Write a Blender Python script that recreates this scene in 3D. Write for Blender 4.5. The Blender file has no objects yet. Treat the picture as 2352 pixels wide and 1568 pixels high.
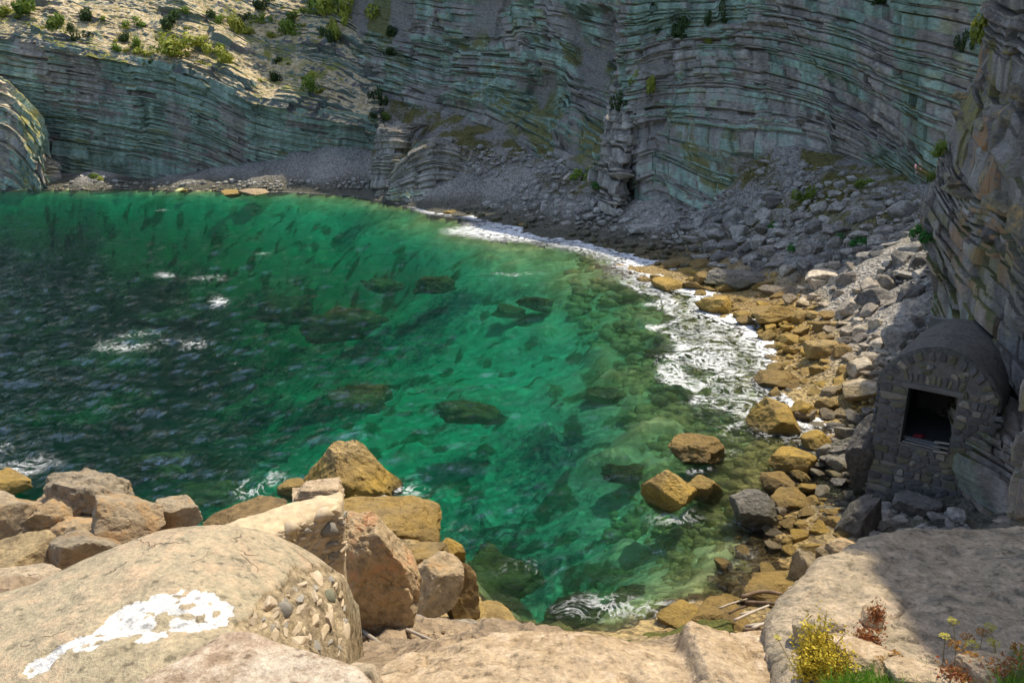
import bpy, bmesh, math, random
import numpy as np
from math import radians, sin, cos, tan, pi
from mathutils import Vector, Matrix, Euler

SC = bpy.context.scene
COL = SC.collection
rng = np.random.default_rng(7)
random.seed(7)

# ------------------------------------------------------------------ camera
CAM_H, PITCH, FPX, CX, CY = 14.0, radians(17.2), 1846.0, 1176.0, 784.0
cam = bpy.data.cameras.new('camera')
cam.sensor_width = 36.0
cam.lens = 36.0 * FPX / 2352.0
cam.clip_start, cam.clip_end = 0.1, 6000.0
camo = bpy.data.objects.new('camera', cam)
COL.objects.link(camo)
camo.location = (0, 0, CAM_H)
camo.rotation_euler = (pi / 2 - PITCH, 0, 0)
SC.camera = camo

# ------------------------------------------------------------------ sky and sun
SUN_AZ, SUN_EL = radians(45.0), radians(65.0)      # azimuth clockwise from the view direction
world = bpy.data.worlds.new('World')
SC.world = world
world.use_nodes = True
wt = world.node_tree
wt.nodes.clear()
wo = wt.nodes.new('ShaderNodeOutputWorld')
wb = wt.nodes.new('ShaderNodeBackground')
ws = wt.nodes.new('ShaderNodeTexSky')
ws.sky_type = 'NISHITA'
ws.sun_disc = False
ws.sun_elevation = SUN_EL
ws.sun_rotation = SUN_AZ
ws.air_density, ws.dust_density, ws.ozone_density = 0.9, 1.6, 0.8
wb.inputs['Strength'].default_value = 0.15
wt.links.new(ws.outputs[0], wb.inputs['Color'])
wt.links.new(wb.outputs[0], wo.inputs['Surface'])
sun = bpy.data.lights.new('sun', 'SUN')
sun.energy, sun.angle, sun.color = 3.3, radians(0.53), (1.0, 0.925, 0.78)
suno = bpy.data.objects.new('sun', sun)
COL.objects.link(suno)
sdir = Vector((sin(SUN_AZ) * cos(SUN_EL), cos(SUN_AZ) * cos(SUN_EL), sin(SUN_EL)))
suno.rotation_euler = sdir.to_track_quat('Z', 'Y').to_euler()
suno.location = (60, 60, 120)
vs = SC.view_settings
vs.view_transform, vs.look, vs.exposure, vs.gamma = 'Standard', 'None', 0.66, 1.0
vs.use_curve_mapping = False
SC.cycles.use_denoising = True
SC.cycles.max_bounces = 5
SC.cycles.diffuse_bounces = 2
SC.cycles.glossy_bounces = 2
SC.cycles.transmission_bounces = 3
SC.cycles.transparent_max_bounces = 8
SC.cycles.use_adaptive_sampling = True
SC.cycles.adaptive_threshold = 0.02
SC.cycles.sample_clamp_indirect = 4.0
SC.cycles.caustics_reflective = False
SC.cycles.caustics_refractive = False

# ------------------------------------------------------------------ helpers: rays and noise
_cp, _sp = cos(PITCH), sin(PITCH)
def ray(px, py):
    a, b = (px - CX) / FPX, -(py - CY) / FPX
    return a, _cp + b * _sp, -_sp + b * _cp
def P(px, py, Y):
    """the point seen at (px, py) that stands Y metres ahead"""
    a, dy, dz = ray(px, py)
    s = Y / dy
    return np.array((a * s, Y, CAM_H + dz * s))
def G(px, py, z=0.0):
    """the point seen at (px, py) that lies at height z"""
    a, dy, dz = ray(px, py)
    s = (z - CAM_H) / dz
    return np.array((a * s, dy * s, z))
def scr(p):
    x, y, z = p[..., 0], p[..., 1], p[..., 2] - CAM_H
    d = y * _cp - z * _sp
    u = y * _sp + z * _cp
    return CX + FPX * x / d, CY - FPX * u / d, d

def _hash(ix, iy, iz, seed):
    h = (ix.astype(np.int64) * 374761393 + iy.astype(np.int64) * 668265263 + iz.astype(np.int64) * 2147483647 + seed * 974634777) & 0xFFFFFFFF
    h = ((h ^ (h >> 13)) * 1274126177) & 0xFFFFFFFF
    h = ((h ^ (h >> 16)) * 2246822519) & 0xFFFFFFFF
    return ((h >> 8) & 0xFFFF).astype(np.float64) / 32767.5 - 1.0
def vnoise(p, seed=0):
    f = np.floor(p)
    t = p - f
    t = t * t * t * (t * (t * 6 - 15) + 10)
    i = f.astype(np.int64)
    x, y, z = i[:, 0], i[:, 1], i[:, 2]
    tx, ty, tz = t[:, 0], t[:, 1], t[:, 2]
    def L(a, b, w): return a + (b - a) * w
    c = [[[ _hash(x + dx, y + dy, z + dz, seed) for dz in (0, 1)] for dy in (0, 1)] for dx in (0, 1)]
    return L(L(L(c[0][0][0], c[1][0][0], tx), L(c[0][1][0], c[1][1][0], tx), ty),
             L(L(c[0][0][1], c[1][0][1], tx), L(c[0][1][1], c[1][1][1], tx), ty), tz)
_R = np.array(((0.36, 0.48, -0.8), (-0.8, 0.6, 0.0), (0.48, 0.64, 0.6)))
def fbm(p, scale=1.0, octv=4, seed=0, gain=0.5, ridge=False):
    q = np.asarray(p, float).reshape(-1, 3) * scale
    a, s, tot = 1.0, 0.0, 0.0
    for o in range(octv):
        n = vnoise(q, seed + o * 17)
        if ridge: n = 1 - 2 * np.abs(n)
        s = s + a * n
        tot += a
        a *= gain
        q = q @ _R.T * 2.03 + 7.3
    return s / tot
def sstep(a, b, x):
    t = np.clip((x - a) / (b - a), 0, 1)
    return t * t * (3 - 2 * t)

# ------------------------------------------------------------------ helpers: meshes and objects
def mesh_np(name, V, F, smooth=True, attrs=None):
    V = np.asarray(V, np.float32)
    me = bpy.data.meshes.new(name)
    if isinstance(F, np.ndarray):
        k = F.shape[1]
        me.vertices.add(len(V)); me.vertices.foreach_set('co', V.ravel())
        me.loops.add(F.size); me.loops.foreach_set('vertex_index', F.astype(np.int32).ravel())
        me.polygons.add(len(F)); me.polygons.foreach_set('loop_start', np.arange(0, F.size, k, dtype=np.int32))
        try: me.polygons.foreach_set('loop_total', np.full(len(F), k, np.int32))
        except Exception: pass
        me.update(calc_edges=True)
    else:
        me.from_pydata(V.tolist(), [], F)
    me.polygons.foreach_set('use_smooth', np.full(len(me.polygons), bool(smooth)))
    for n, a in (attrs or {}).items():
        at = me.attributes.new(n, 'FLOAT', 'POINT')
        at.data.foreach_set('value', np.asarray(a, np.float32).ravel())
    me.validate()
    me.update()
    return me
def link(name, me, mat=None, parent=None, loc=None, rot=None, scale=None):
    o = bpy.data.objects.new(name, me)
    COL.objects.link(o)
    if mat is not None and me is not None and not me.materials:
        me.materials.append(mat)
    if parent is not None: o.parent = parent
    if loc is not None: o.location = loc
    if rot is not None: o.rotation_euler = rot
    if scale is not None: o.scale = scale
    return o
def tag(o, label=None, cat=None, group=None, kind=None):
    if label: o['label'] = label
    if cat: o['category'] = cat
    if group: o['group'] = group
    if kind: o['kind'] = kind
    return o
def empty(name, loc=(0, 0, 0), rot=(0, 0, 0)):
    o = bpy.data.objects.new(name, None)
    COL.objects.link(o)
    o.location, o.rotation_euler = loc, rot
    o.empty_display_size = 0.2
    return o
def gridF(nv, nu, off=0):
    i = np.arange((nv - 1) * (nu - 1))
    r, c = i // (nu - 1), i % (nu - 1)
    a = r * nu + c + off
    return np.stack((a, a + 1, a + nu + 1, a + nu), 1)
def catmull(C, t):
    """C (n, ...) control values at 0..n-1, evaluated at t"""
    n = len(C)
    i = np.clip(np.floor(t).astype(int), 0, n - 2)
    f = (t - i).reshape((-1,) + (1,) * (C.ndim - 1))
    g = lambda k: C[np.clip(k, 0, n - 1)]
    p0, p1, p2, p3 = g(i - 1), g(i), g(i + 1), g(i + 2)
    p0 = np.where((i == 0).reshape(f.shape), 2 * p1 - p2, p0)
    p3 = np.where((i == n - 2).reshape(f.shape), 2 * p2 - p1, p3)
    return p1 + 0.5 * f * (p2 - p0 + f * (2 * p0 - 5 * p1 + 4 * p2 - p3 + f * (3 * (p1 - p2) + p3 - p0)))
def grid_normals(X):
    du = np.gradient(X, axis=1); dv = np.gradient(X, axis=0)
    n = np.cross(du, dv)
    return n / (np.linalg.norm(n, axis=2, keepdims=True) + 1e-9)

# ------------------------------------------------------------------ helpers: materials
class Mat:
    def __init__(s, name):
        s.m = bpy.data.materials.new(name)
        s.m.use_nodes = True
        s.t = s.m.node_tree
        s.t.nodes.clear()
        s.out = s.t.nodes.new('ShaderNodeOutputMaterial')
        s._pos = None
    def n(s, typ, ins=None, **props):
        nd = s.t.nodes.new('ShaderNode' + typ)
        for k, v in props.items(): setattr(nd, k, v)
        for k, v in (ins or {}).items(): s.put(nd.inputs[k], v)
        return nd
    def put(s, sock, v):
        if isinstance(v, bpy.types.NodeSocket): s.t.links.new(v, sock)
        elif isinstance(v, (tuple, list)) and len(v) == 3 and sock.type == 'RGBA': sock.default_value = (*v, 1.0)
        else: sock.default_value = v
    def pos(s):
        if s._pos is None: s._pos = s.n('NewGeometry')
        return s._pos.outputs['Position']
    def nz(s):
        s.pos()
        return s.n('SeparateXYZ', {0: s._pos.outputs['Normal']}).outputs[2]
    def wz(s): return s.n('SeparateXYZ', {0: s.pos()}).outputs[2]
    def obj(s): return s.n('TexCoord').outputs['Object']
    def rand(s): return s.n('ObjectInfo').outputs['Random']
    def attr(s, name): return s.n('Attribute', attribute_name=name).outputs['Fac']
    def noise(s, vec, scale, detail=4, rough=0.55, dist=0.0):
        return s.n('TexNoise', {'Vector': vec, 'Scale': scale, 'Detail': detail, 'Roughness': rough, 'Distortion': dist}).outputs['Fac']
    def voro(s, vec, scale, feature='F1', out='Distance', rnd=1.0):
        return s.n('TexVoronoi', {'Vector': vec, 'Scale': scale, 'Randomness': rnd}, feature=feature).outputs[out]
    def ramp(s, fac, a, b, lo=0.0, hi=1.0):
        return s.n('MapRange', {0: fac, 1: a, 2: b, 3: lo, 4: hi}).outputs[0]
    def math(s, op, a, b=0.0, clamp=False):
        return s.n('Math', {0: a, 1: b}, operation=op, use_clamp=clamp).outputs[0]
    def mix(s, fac, a, b, mode='MIX'):
        nd = s.n('Mix', data_type='RGBA', blend_type=mode)
        s.put(nd.inputs[0], fac); s.put(nd.inputs[6], a); s.put(nd.inputs[7], b)
        return nd.outputs[2]
    def scale(s, vec, sx, sy, sz, rot=(0, 0, 0)):
        return s.n('Mapping', {'Vector': vec, 'Scale': (sx, sy, sz), 'Rotation': rot}).outputs[0]
    def val(s, col, f):
        return s.n('HueSaturation', {'Value': f, 'Color': col}).outputs[0]
    def bump(s, h, strength=0.4, dist=0.05, normal=None):
        ins = {'Height': h, 'Strength': strength, 'Distance': dist}
        if normal is not None: ins['Normal'] = normal
        return s.n('Bump', ins).outputs[0]
    def bsdf(s, col, rough=0.85, normal=None, spec=0.25, **kw):
        ins = {'Base Color': col, 'Roughness': rough, 'Specular IOR Level': spec}
        if normal is not None: ins['Normal'] = normal
        ins.update(kw)
        b = s.n('BsdfPrincipled', ins)
        s.t.links.new(b.outputs[0], s.out.inputs['Surface'])
        return s.m
def sc3(c, f): return tuple(x * f for x in c)
# ------------------------------------------------------------------ materials
# Broad patterns come in as noise values stored on the vertices (n1 broad, n2 middling, n3 streaks); fine grain is noise in the material.
def cliff_mat(name, rock_a, rock_b, ochre, soil, grass, ochre_amt=0.5, teal_amt=0.5, nz0=0.45, scale=1.0, lichen=None):
    m = Mat(name)
    p = m.pos()
    n1, n2, n3 = m.attr('n1'), m.attr('n2'), m.attr('n3')
    blk, blk2 = m.attr('tone'), m.attr('tone2')
    sel = m.math('ADD', m.math('ADD', m.math('MULTIPLY', n1, 0.9), m.math('MULTIPLY', blk, 0.75)), m.math('MULTIPLY', n2, 0.25))
    sel = m.ramp(sel, teal_amt - 0.10, teal_amt + 0.10)
    col = m.mix(sel, rock_b, rock_a)
    och = m.math('MULTIPLY', m.ramp(n2, 0.12, 0.4), m.ramp(blk2, 0.45, 0.75))
    col = m.mix(m.math('MULTIPLY', och, ochre_amt), col, ochre)
    g = m.noise(m.scale(p, 1, 1, 2.0), 2.6 * scale, 5, 0.72)
    v = m.math('MULTIPLY', m.ramp(blk, 0, 1, 0.72, 1.22), m.ramp(n3, -0.5, 0.5, 0.68, 1.30))
    v = m.math('MULTIPLY', v, m.ramp(g, 0.28, 0.72, 0.62, 1.36))
    col = m.val(col, v)
    if lichen is not None:
        hz = m.ramp(m.wz(), 5.5, 9.5, 0.15, 1.0)
        gg = m.math('MULTIPLY', m.math('SUBTRACT', g, 0.5), 1.2)
        l1 = m.ramp(m.math('ADD', n2, gg), 0.10, 0.28)
        l2 = m.math('MULTIPLY', m.ramp(m.math('ADD', n1, gg), 0.02, 0.16), m.ramp(blk2, 0.5, 0.7))
        col = m.mix(m.math('MULTIPLY', m.math('MULTIPLY', l1, hz), 0.75), col, lichen[0])
        col = m.mix(m.math('MULTIPLY', m.math('MULTIPLY', l2, hz), 0.85), col, lichen[1])
    sc_ = m.attr('scr')
    col = m.mix(sc_, col, m.val(m.mix(m.ramp(n1, 0.05, 0.3), soil, grass), m.ramp(g, 0.3, 0.7, 0.6, 1.4)))
    up = m.ramp(m.math('ADD', m.nz(), m.math('MULTIPLY', n2, 0.35)), nz0, nz0 + 0.2)
    col = m.mix(up, col, m.val(m.mix(m.ramp(n1, 0.0, 0.25), soil, grass), m.ramp(g, 0.3, 0.7, 0.7, 1.3)))
    return m.bsdf(col, 0.92, m.bump(g, 0.9, 0.24 / scale), 0.12)

TEAL, GREY, OCH = (0.31, 0.405, 0.315), (0.41, 0.36, 0.305), (0.46, 0.40, 0.18)
DRYGR = (0.24, 0.215, 0.075)
M_cliff_far = cliff_mat('cliff_limestone_far', TEAL, GREY, OCH, (0.36, 0.31, 0.22), DRYGR, 0.25, 0.22, 0.5, 0.7)
M_spur = cliff_mat('spur_limestone', TEAL, GREY, OCH, (0.58, 0.48, 0.31), (0.36, 0.33, 0.12), 0.3, 0.30, 0.22, 0.7)
M_cliff = cliff_mat('cliff_limestone', TEAL, GREY, OCH, (0.29, 0.255, 0.215), (0.20, 0.185, 0.07), 0.5, 0.34, 0.42, 0.8)
M_prom = cliff_mat('cliff_limestone_grey', TEAL, (0.42, 0.375, 0.31), OCH, (0.20, 0.175, 0.15), (0.16, 0.15, 0.06), 0.4, 0.85, 0.6)
M_near = cliff_mat('cliff_limestone_near', (0.255, 0.285, 0.235), (0.325, 0.29, 0.25), OCH, (0.17, 0.15, 0.12), (0.15, 0.15, 0.06), 0.3, 0.82, 0.62, 1.8,
                   lichen=((0.30, 0.265, 0.09), (0.44, 0.235, 0.10)))

def hillside_mat():
    m = Mat('hillside_scree')
    p = m.pos()
    n1, n2, n3 = m.attr('n1'), m.attr('n2'), m.attr('n3')
    g = m.noise(p, 2.4, 5, 0.75)
    soil = m.mix(m.ramp(n2, -0.4, 0.4), (0.66, 0.52, 0.30), (0.53, 0.40, 0.21))
    soil = m.mix(m.ramp(g, 0.53, 0.62), soil, (0.68, 0.60, 0.45))
    soil = m.mix(m.ramp(m.math('ADD', n1, m.math('MULTIPLY', n2, 0.6)), 0.18, 0.42), soil, (0.30, 0.285, 0.085))
    rock = m.mix(m.ramp(m.attr('tone'), 0.35, 0.6), (0.20, 0.19, 0.18), (0.20, 0.255, 0.22))
    col = m.mix(m.ramp(m.math('ADD', m.nz(), m.math('MULTIPLY', n2, 0.2)), 0.50, 0.62), rock, soil)
    col = m.val(col, m.ramp(g, 0.28, 0.72, 0.66, 1.34))
    return m.bsdf(col, 0.95, m.bump(g, 1.0, 0.3), 0.1)
M_hill = hillside_mat()

def beach_mat():
    m = Mat('beach_gravel')
    p = m.pos()
    n1, n2 = m.attr('n1'), m.attr('n2')
    v = m.n('TexVoronoi', {'Vector': p, 'Scale': 6.5})
    cr = m.n('SeparateColor', {0: v.outputs['Color']}).outputs[0]
    grey = m.mix(m.ramp(n1, -0.4, 0.4), (0.26, 0.235, 0.20), (0.37, 0.335, 0.285))
    warm = m.mix(m.ramp(n2, -0.4, 0.4), (0.40, 0.29, 0.13), (0.27, 0.175, 0.06))
    col = m.mix(m.ramp(m.math('ADD', m.wz(), m.math('MULTIPLY', n1, 1.2)), 0.9, 2.3), m.mix(m.attr('sunny'), (0.13, 0.12, 0.085), warm), grey)  # low ground warm only where sunlit; the shade is put into its colour
    col = m.mix(m.math('MULTIPLY', m.attr('grass'), m.ramp(n2, -0.08, 0.12)), col, (0.17, 0.15, 0.05))
    col = m.val(col, m.ramp(cr, 0, 1, 0.5, 1.4))
    g = m.noise(p, 3.5, 7, 0.74)
    pc = m.val(m.mix(m.ramp(n2, -0.3, 0.3), (0.46, 0.34, 0.21), (0.34, 0.25, 0.16)), m.ramp(g, 0.32, 0.68, 0.5, 1.35))
    col = m.mix(m.attr('platform'), col, pc)
    return m.bsdf(col, m.ramp(m.wz(), 0.3, 1.4, 0.45, 0.95), m.bump(m.math('ADD', v.outputs['Distance'], m.math('MULTIPLY', g, 0.8)), 0.9, 0.16), 0.2)
M_beach = beach_mat()

def floor_mat():
    m = Mat('sea_floor_sand')
    p = m.pos()
    n1, n2, w = m.attr('n1'), m.attr('n2'), m.attr('weed')
    g = m.noise(p, 2.0, 4, 0.7, 1.0)
    gg = m.math('SUBTRACT', g, 0.5)
    sand = m.mix(m.ramp(n1, -0.4, 0.4), (0.74, 0.80, 0.48), (0.60, 0.70, 0.38))
    stone = m.mix(m.ramp(g, 0.3, 0.7), (0.13, 0.12, 0.045), (0.34, 0.27, 0.095))
    col = m.mix(m.ramp(m.math('ADD', m.attr('stone'), gg), 0.12, 0.36), sand, stone)
    col = m.mix(m.math('MULTIPLY', m.ramp(m.math('ADD', m.math('ADD', w, m.ramp(m.wz(), -13, -5.0, 0.50, 0.0)), m.math('MULTIPLY', gg, 1.4)), 0.00, 0.42), 0.85), col, (0.016, 0.060, 0.080))  # weed patches; the blue with depth stands in for sky reflection and scatter
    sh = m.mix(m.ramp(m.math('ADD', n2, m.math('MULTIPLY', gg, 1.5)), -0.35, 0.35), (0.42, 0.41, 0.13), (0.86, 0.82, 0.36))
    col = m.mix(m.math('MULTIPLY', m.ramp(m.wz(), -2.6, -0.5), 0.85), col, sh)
    return m.bsdf(col, 0.9, None, 0.0)
M_floor = floor_mat()

def sea_mat():
    m = Mat('sea_water')
    p = m.pos()
    w2 = m.noise(m.scale(p, 0.75, 1.7, 1, (0, 0, -0.25)), 1.5, 5, 0.66, 0.3)
    nrm = m.bump(w2, 1.0, 1.1)
    fr = m.n('Fresnel', {'IOR': 1.33, 'Normal': nrm}).outputs[0]
    gl = m.n('BsdfGlossy', {'Roughness': 0.06, 'Normal': nrm, 'Color': (1, 1, 1)}).outputs[0]
    tr = m.n('BsdfTransparent', {'Color': (1, 1, 1)}).outputs[0]
    rf = m.n('BsdfRefraction', {'IOR': 1.24, 'Roughness': 0.0, 'Normal': nrm, 'Color': (1, 1, 1)}).outputs[0]
    body = m.n('MixShader', {0: 0.22, 1: tr, 2: rf}).outputs[0]
    fin = m.n('MixShader', {0: fr, 1: body, 2: gl}).outputs[0]
    m.t.links.new(fin, m.out.inputs['Surface'])
    vol = m.n('VolumeAbsorption', {'Color': (0.0, 0.905, 0.85), 'Density': 0.25}).outputs[0]
    m.t.links.new(vol, m.out.inputs['Volume'])
    return m.m
def foam_mat():
    m = Mat('sea_foam')
    p = m.pos()
    fo = m.attr('foam')
    lace = m.noise(p, 0.85, 7, 0.68, 1.6)
    fine = m.noise(p, 6.0, 3, 0.6)
    lac = m.math('SUBTRACT', 1.0, m.math('MULTIPLY', m.math('ABSOLUTE', m.math('SUBTRACT', lace, 0.5)), 8.0), True)
    k = m.math('ADD', m.math('MULTIPLY', lac, 0.75), m.math('MULTIPLY', fine, 0.5))
    mask = m.math('MULTIPLY', m.math('POWER', m.ramp(m.math('ADD', k, fo), 0.95, 1.55), 1.25), m.ramp(fo, 0.03, 0.15))
    white = m.n('BsdfDiffuse', {'Color': (0.86, 0.87, 0.86)}).outputs[0]
    tr = m.n('BsdfTransparent', {'Color': (1, 1, 1)}).outputs[0]
    m.t.links.new(m.n('MixShader', {0: m.math('MULTIPLY', mask, 0.95), 1: tr, 2: white}).outputs[0], m.out.inputs['Surface'])
    return m.m
M_sea, M_foam = sea_mat(), foam_mat()

def rock_mat(name, dry_a, dry_b, wet, z0=0.5, z1=1.8, stain=None, scale=1.0, dark=(0.10, 0.075, 0.03), moss=None):
    """boulders: dry colour above, golden weed-stained band near the water, dark wet foot"""
    m = Mat(name)
    p = m.pos()
    r = m.rand()
    g = m.noise(p, 4.6 * scale, 7, 0.74)
    h = m.noise(p, 1.1 * scale, 4, 0.62)
    col = m.mix(m.ramp(m.math('ADD', h, m.math('MULTIPLY', m.math('SUBTRACT', r, 0.5), 0.5)), 0.35, 0.65), dry_a, dry_b)
    if stain is not None:
        col = m.mix(m.ramp(m.math('ADD', h, m.math('MULTIPLY', m.math('SUBTRACT', g, 0.5), 0.8)), 0.54, 0.66, 0, 0.8), col, stain)
    zz = m.math('ADD', m.wz(), m.math('MULTIPLY', m.math('SUBTRACT', h, 0.5), 1.3))
    if wet is not None:
        wc = m.mix(m.ramp(m.math('ADD', h, m.math('MULTIPLY', m.math('SUBTRACT', g, 0.5), 0.7)), 0.40, 0.62), wet, sc3(wet, 0.42))
        col = m.mix(m.math('MULTIPLY', m.ramp(zz, z0, z1, 1, 0), m.ramp(r, 0, 1, 0.45, 1.0)), col, wc)
        col = m.mix(m.ramp(zz, -0.15, z0 * 0.6 + 0.1, 0.8, 0), col, dark)
    if moss is not None:
        col = m.mix(m.math('MULTIPLY', m.ramp(zz, 0.2, 1.3, 1, 0), m.ramp(g, 0.4, 0.6)), col, moss)
    v = m.math('MULTIPLY', m.ramp(g, 0.32, 0.68, 0.45, 1.42), m.ramp(r, 0, 1, 0.72, 1.2))
    v = m.math('MULTIPLY', v, m.ramp(h, 0.3, 0.7, 0.72, 1.2))
    col = m.val(col, v)
    rough = m.ramp(zz, 0.1, 1.2, 0.38, 0.92) if wet is not None else 0.9
    return m.bsdf(col, rough, m.bump(g, 1.0, 0.16 / scale), 0.3 if wet is not None else 0.15)
GOLD = (0.54, 0.34, 0.06)
M_rock_beach = rock_mat('boulder_beach', (0.42, 0.36, 0.29), (0.58, 0.49, 0.37), (0.42, 0.285, 0.10), 0.7, 2.0)
M_rock_grey = rock_mat('boulder_grey', (0.30, 0.275, 0.24), (0.43, 0.395, 0.34), (0.25, 0.20, 0.10), 0.1, 1.2)
M_rock_gold = rock_mat('boulder_golden', (0.42, 0.28, 0.12), (0.50, 0.37, 0.19), GOLD, 0.6, 2.2, stain=(0.13, 0.09, 0.05))
M_rock_tan = rock_mat('boulder_tan', (0.64, 0.48, 0.29), (0.58, 0.42, 0.23), None, stain=(0.50, 0.26, 0.13), scale=1.2)
M_rock_left = rock_mat('boulder_pale', (0.56, 0.45, 0.30), (0.48, 0.35, 0.20), GOLD, 0.3, 1.6, stain=(0.38, 0.23, 0.10))
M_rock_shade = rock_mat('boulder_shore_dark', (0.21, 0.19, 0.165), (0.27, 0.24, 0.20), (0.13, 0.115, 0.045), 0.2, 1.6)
M_rock_sub = rock_mat('boulder_sunken', (0.86, 0.74, 0.28), (0.54, 0.47, 0.15), (0.80, 0.68, 0.23), 0.2, 0.8, dark=(0.74, 0.64, 0.22))

def slab_mat(name, a, b, c, scale=1.0, crack=True, pits=0.5, white=False, dark=None):
    m = Mat(name)
    p = m.pos()
    h = m.noise(p, 0.85 * scale, 4, 0.65, 0.6)
    g = m.noise(p, 5.5 * scale, 6, 0.75)
    col = m.mix(m.ramp(h, 0.38, 0.62), a, b)
    col = m.mix(m.ramp(m.math('ADD', m.math('MULTIPLY', g, 0.6), m.math('MULTIPLY', h, 0.5)), 0.54, 0.66), col, c)
    if dark is not None:
        col = m.mix(m.ramp(m.noise(p, 2.3 * scale, 5, 0.72, 0.9), 0.53, 0.66, 0, 0.75), col, dark)
    hgt = g
    if crack:
        w = m.n('TexNoise', {'Vector': p, 'Scale': 1.6 * scale, 'Detail': 4, 'Roughness': 0.6}).outputs['Color']
        q = m.n('VectorMath', {0: p, 1: w}, operation='ADD').outputs[0]
        e = m.n('TexVoronoi', {'Vector': q, 'Scale': 0.9 * scale}, feature='DISTANCE_TO_EDGE').outputs['Distance']
        ck = m.math('MULTIPLY', m.ramp(e, 0.002, 0.010, 1, 0), m.ramp(h, 0.55, 0.62))
        col = m.mix(m.math('MULTIPLY', ck, 0.65), col, sc3(a, 0.22))
        hgt = m.math('SUBTRACT', g, m.math('MULTIPLY', ck, 0.7))
    if white:
        rb = m.attr('rub')
        col = m.mix(m.ramp(m.math('ADD', rb, m.math('SUBTRACT', g, 0.5)), 0.35, 0.65), col, m.mix(m.ramp(g, 0.35, 0.65), (0.26, 0.20, 0.12), (0.52, 0.40, 0.24)))
        wm = m.attr('white')
        col = m.mix(m.ramp(m.math('ADD', wm, m.math('MULTIPLY', m.math('SUBTRACT', g, 0.5), 0.9)), 0.45, 0.56), col, (0.82, 0.80, 0.75))
    f = m.noise(p, 26.0 * scale, 4, 0.7)
    pit = m.ramp(m.noise(p, 11.0 * scale, 3, 0.5), 0.30, 0.40, 0.62, 1.0)
    col = m.val(col, m.math('MULTIPLY', m.math('MULTIPLY', m.ramp(g, 0.3, 0.7, 0.52, 1.12), m.ramp(f, 0.3, 0.7, 0.74, 1.2)), pit))
    hgt = m.math('ADD', hgt, m.math('MULTIPLY', f, 0.3))
    return m.bsdf(col, 0.93, m.bump(hgt, 1.0, 0.05 / scale), 0.12)
M_plaster = slab_mat('old_lime_plaster', (0.50, 0.415, 0.265), (0.58, 0.485, 0.32), (0.55, 0.40, 0.255), 0.9, True, white=True, dark=(0.40, 0.33, 0.22))
M_pink = slab_mat('pinkish_render', (0.58, 0.425, 0.31), (0.53, 0.385, 0.25), (0.62, 0.51, 0.38), 1.2, False, dark=(0.42, 0.29, 0.18))
M_slab = slab_mat('weathered_limestone', (0.60, 0.45, 0.285), (0.52, 0.355, 0.18), (0.63, 0.49, 0.35), 1.1, True, dark=(0.36, 0.25, 0.14))
M_slab_grey = slab_mat('lichened_limestone', (0.52, 0.405, 0.265), (0.45, 0.37, 0.25), (0.57, 0.43, 0.29), 1.1, True, dark=(0.20, 0.18, 0.135))

def plain_mat(name, a, b, scale=8.0, rough=0.85, bump=0.3, stretch=(1, 1, 1), obj=False, var=0.25, spec=0.2):
    m = Mat(name)
    v = m.scale(m.obj() if obj else m.pos(), *stretch)
    g = m.noise(v, scale, 4, 0.65)
    col = m.val(m.mix(m.ramp(g, 0.3, 0.7), a, b), m.ramp(m.rand(), 0, 1, 1 - var, 1 + var))
    return m.bsdf(col, rough, m.bump(g, bump, 0.02), spec)
M_mortar = plain_mat('lime_mortar', (0.36, 0.28, 0.17), (0.58, 0.45, 0.28), 7.0, 0.95, 0.9)
M_mortar_dark = plain_mat('grey_mortar', (0.13, 0.125, 0.115), (0.22, 0.21, 0.185), 6.0, 0.95, 0.8)
M_stone_warm = plain_mat('rubble_warm', (0.42, 0.32, 0.20), (0.52, 0.42, 0.29), 9.0, 0.9, 0.6)
M_stone_grey = plain_mat('rubble_grey', (0.22, 0.20, 0.165), (0.36, 0.32, 0.25), 9.0, 0.9, 0.6)
M_stone_dark = plain_mat('rubble_dark', (0.10, 0.097, 0.093), (0.17, 0.162, 0.153), 7.0, 0.9, 0.8)
M_stone_mossy = plain_mat('rubble_lichen', (0.15, 0.145, 0.095), (0.21, 0.20, 0.13), 7.0, 0.92, 0.6)
M_wood_pale = plain_mat('driftwood_pale', (0.36, 0.29, 0.21), (0.56, 0.48, 0.38), 6.0, 0.85, 0.5, (1, 1, 0.12), True)
M_wood_dark = plain_mat('driftwood_dark', (0.10, 0.065, 0.04), (0.24, 0.16, 0.095), 6.0, 0.8, 0.5, (1, 1, 0.12), True)
M_wood_grey = plain_mat('boards_grey', (0.16, 0.155, 0.145), (0.30, 0.285, 0.26), 6.0, 0.9, 0.5, (0.12, 1, 1), True)
def leaf_mat(name, a, b, rough=0.7):
    m = Mat(name)
    t = m.attr('leaf')
    col = m.val(m.mix(t, a, b), m.ramp(m.rand(), 0, 1, 0.75, 1.25))
    bs = m.n('BsdfPrincipled', {'Base Color': col, 'Roughness': rough, 'Specular IOR Level': 0.2})
    tl = m.n('BsdfTranslucent', {'Color': col}).outputs[0]
    m.t.links.new(m.n('MixShader', {0: 0.25, 1: bs.outputs[0], 2: tl}).outputs[0], m.out.inputs['Surface'])
    return m.m
M_leaf = leaf_mat('shrub_leaves', (0.10, 0.16, 0.028), (0.27, 0.36, 0.05))
M_leaf_y = leaf_mat('shrub_leaves_yellow', (0.22, 0.26, 0.035), (0.46, 0.46, 0.08))
M_leaf_d = leaf_mat('shrub_leaves_dark', (0.03, 0.055, 0.018), (0.085, 0.13, 0.035))
M_leaf_g = leaf_mat('herb_green', (0.035, 0.15, 0.03), (0.07, 0.22, 0.045))
M_drygrass = leaf_mat('dry_grass', (0.20, 0.175, 0.05), (0.34, 0.29, 0.10))
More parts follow.
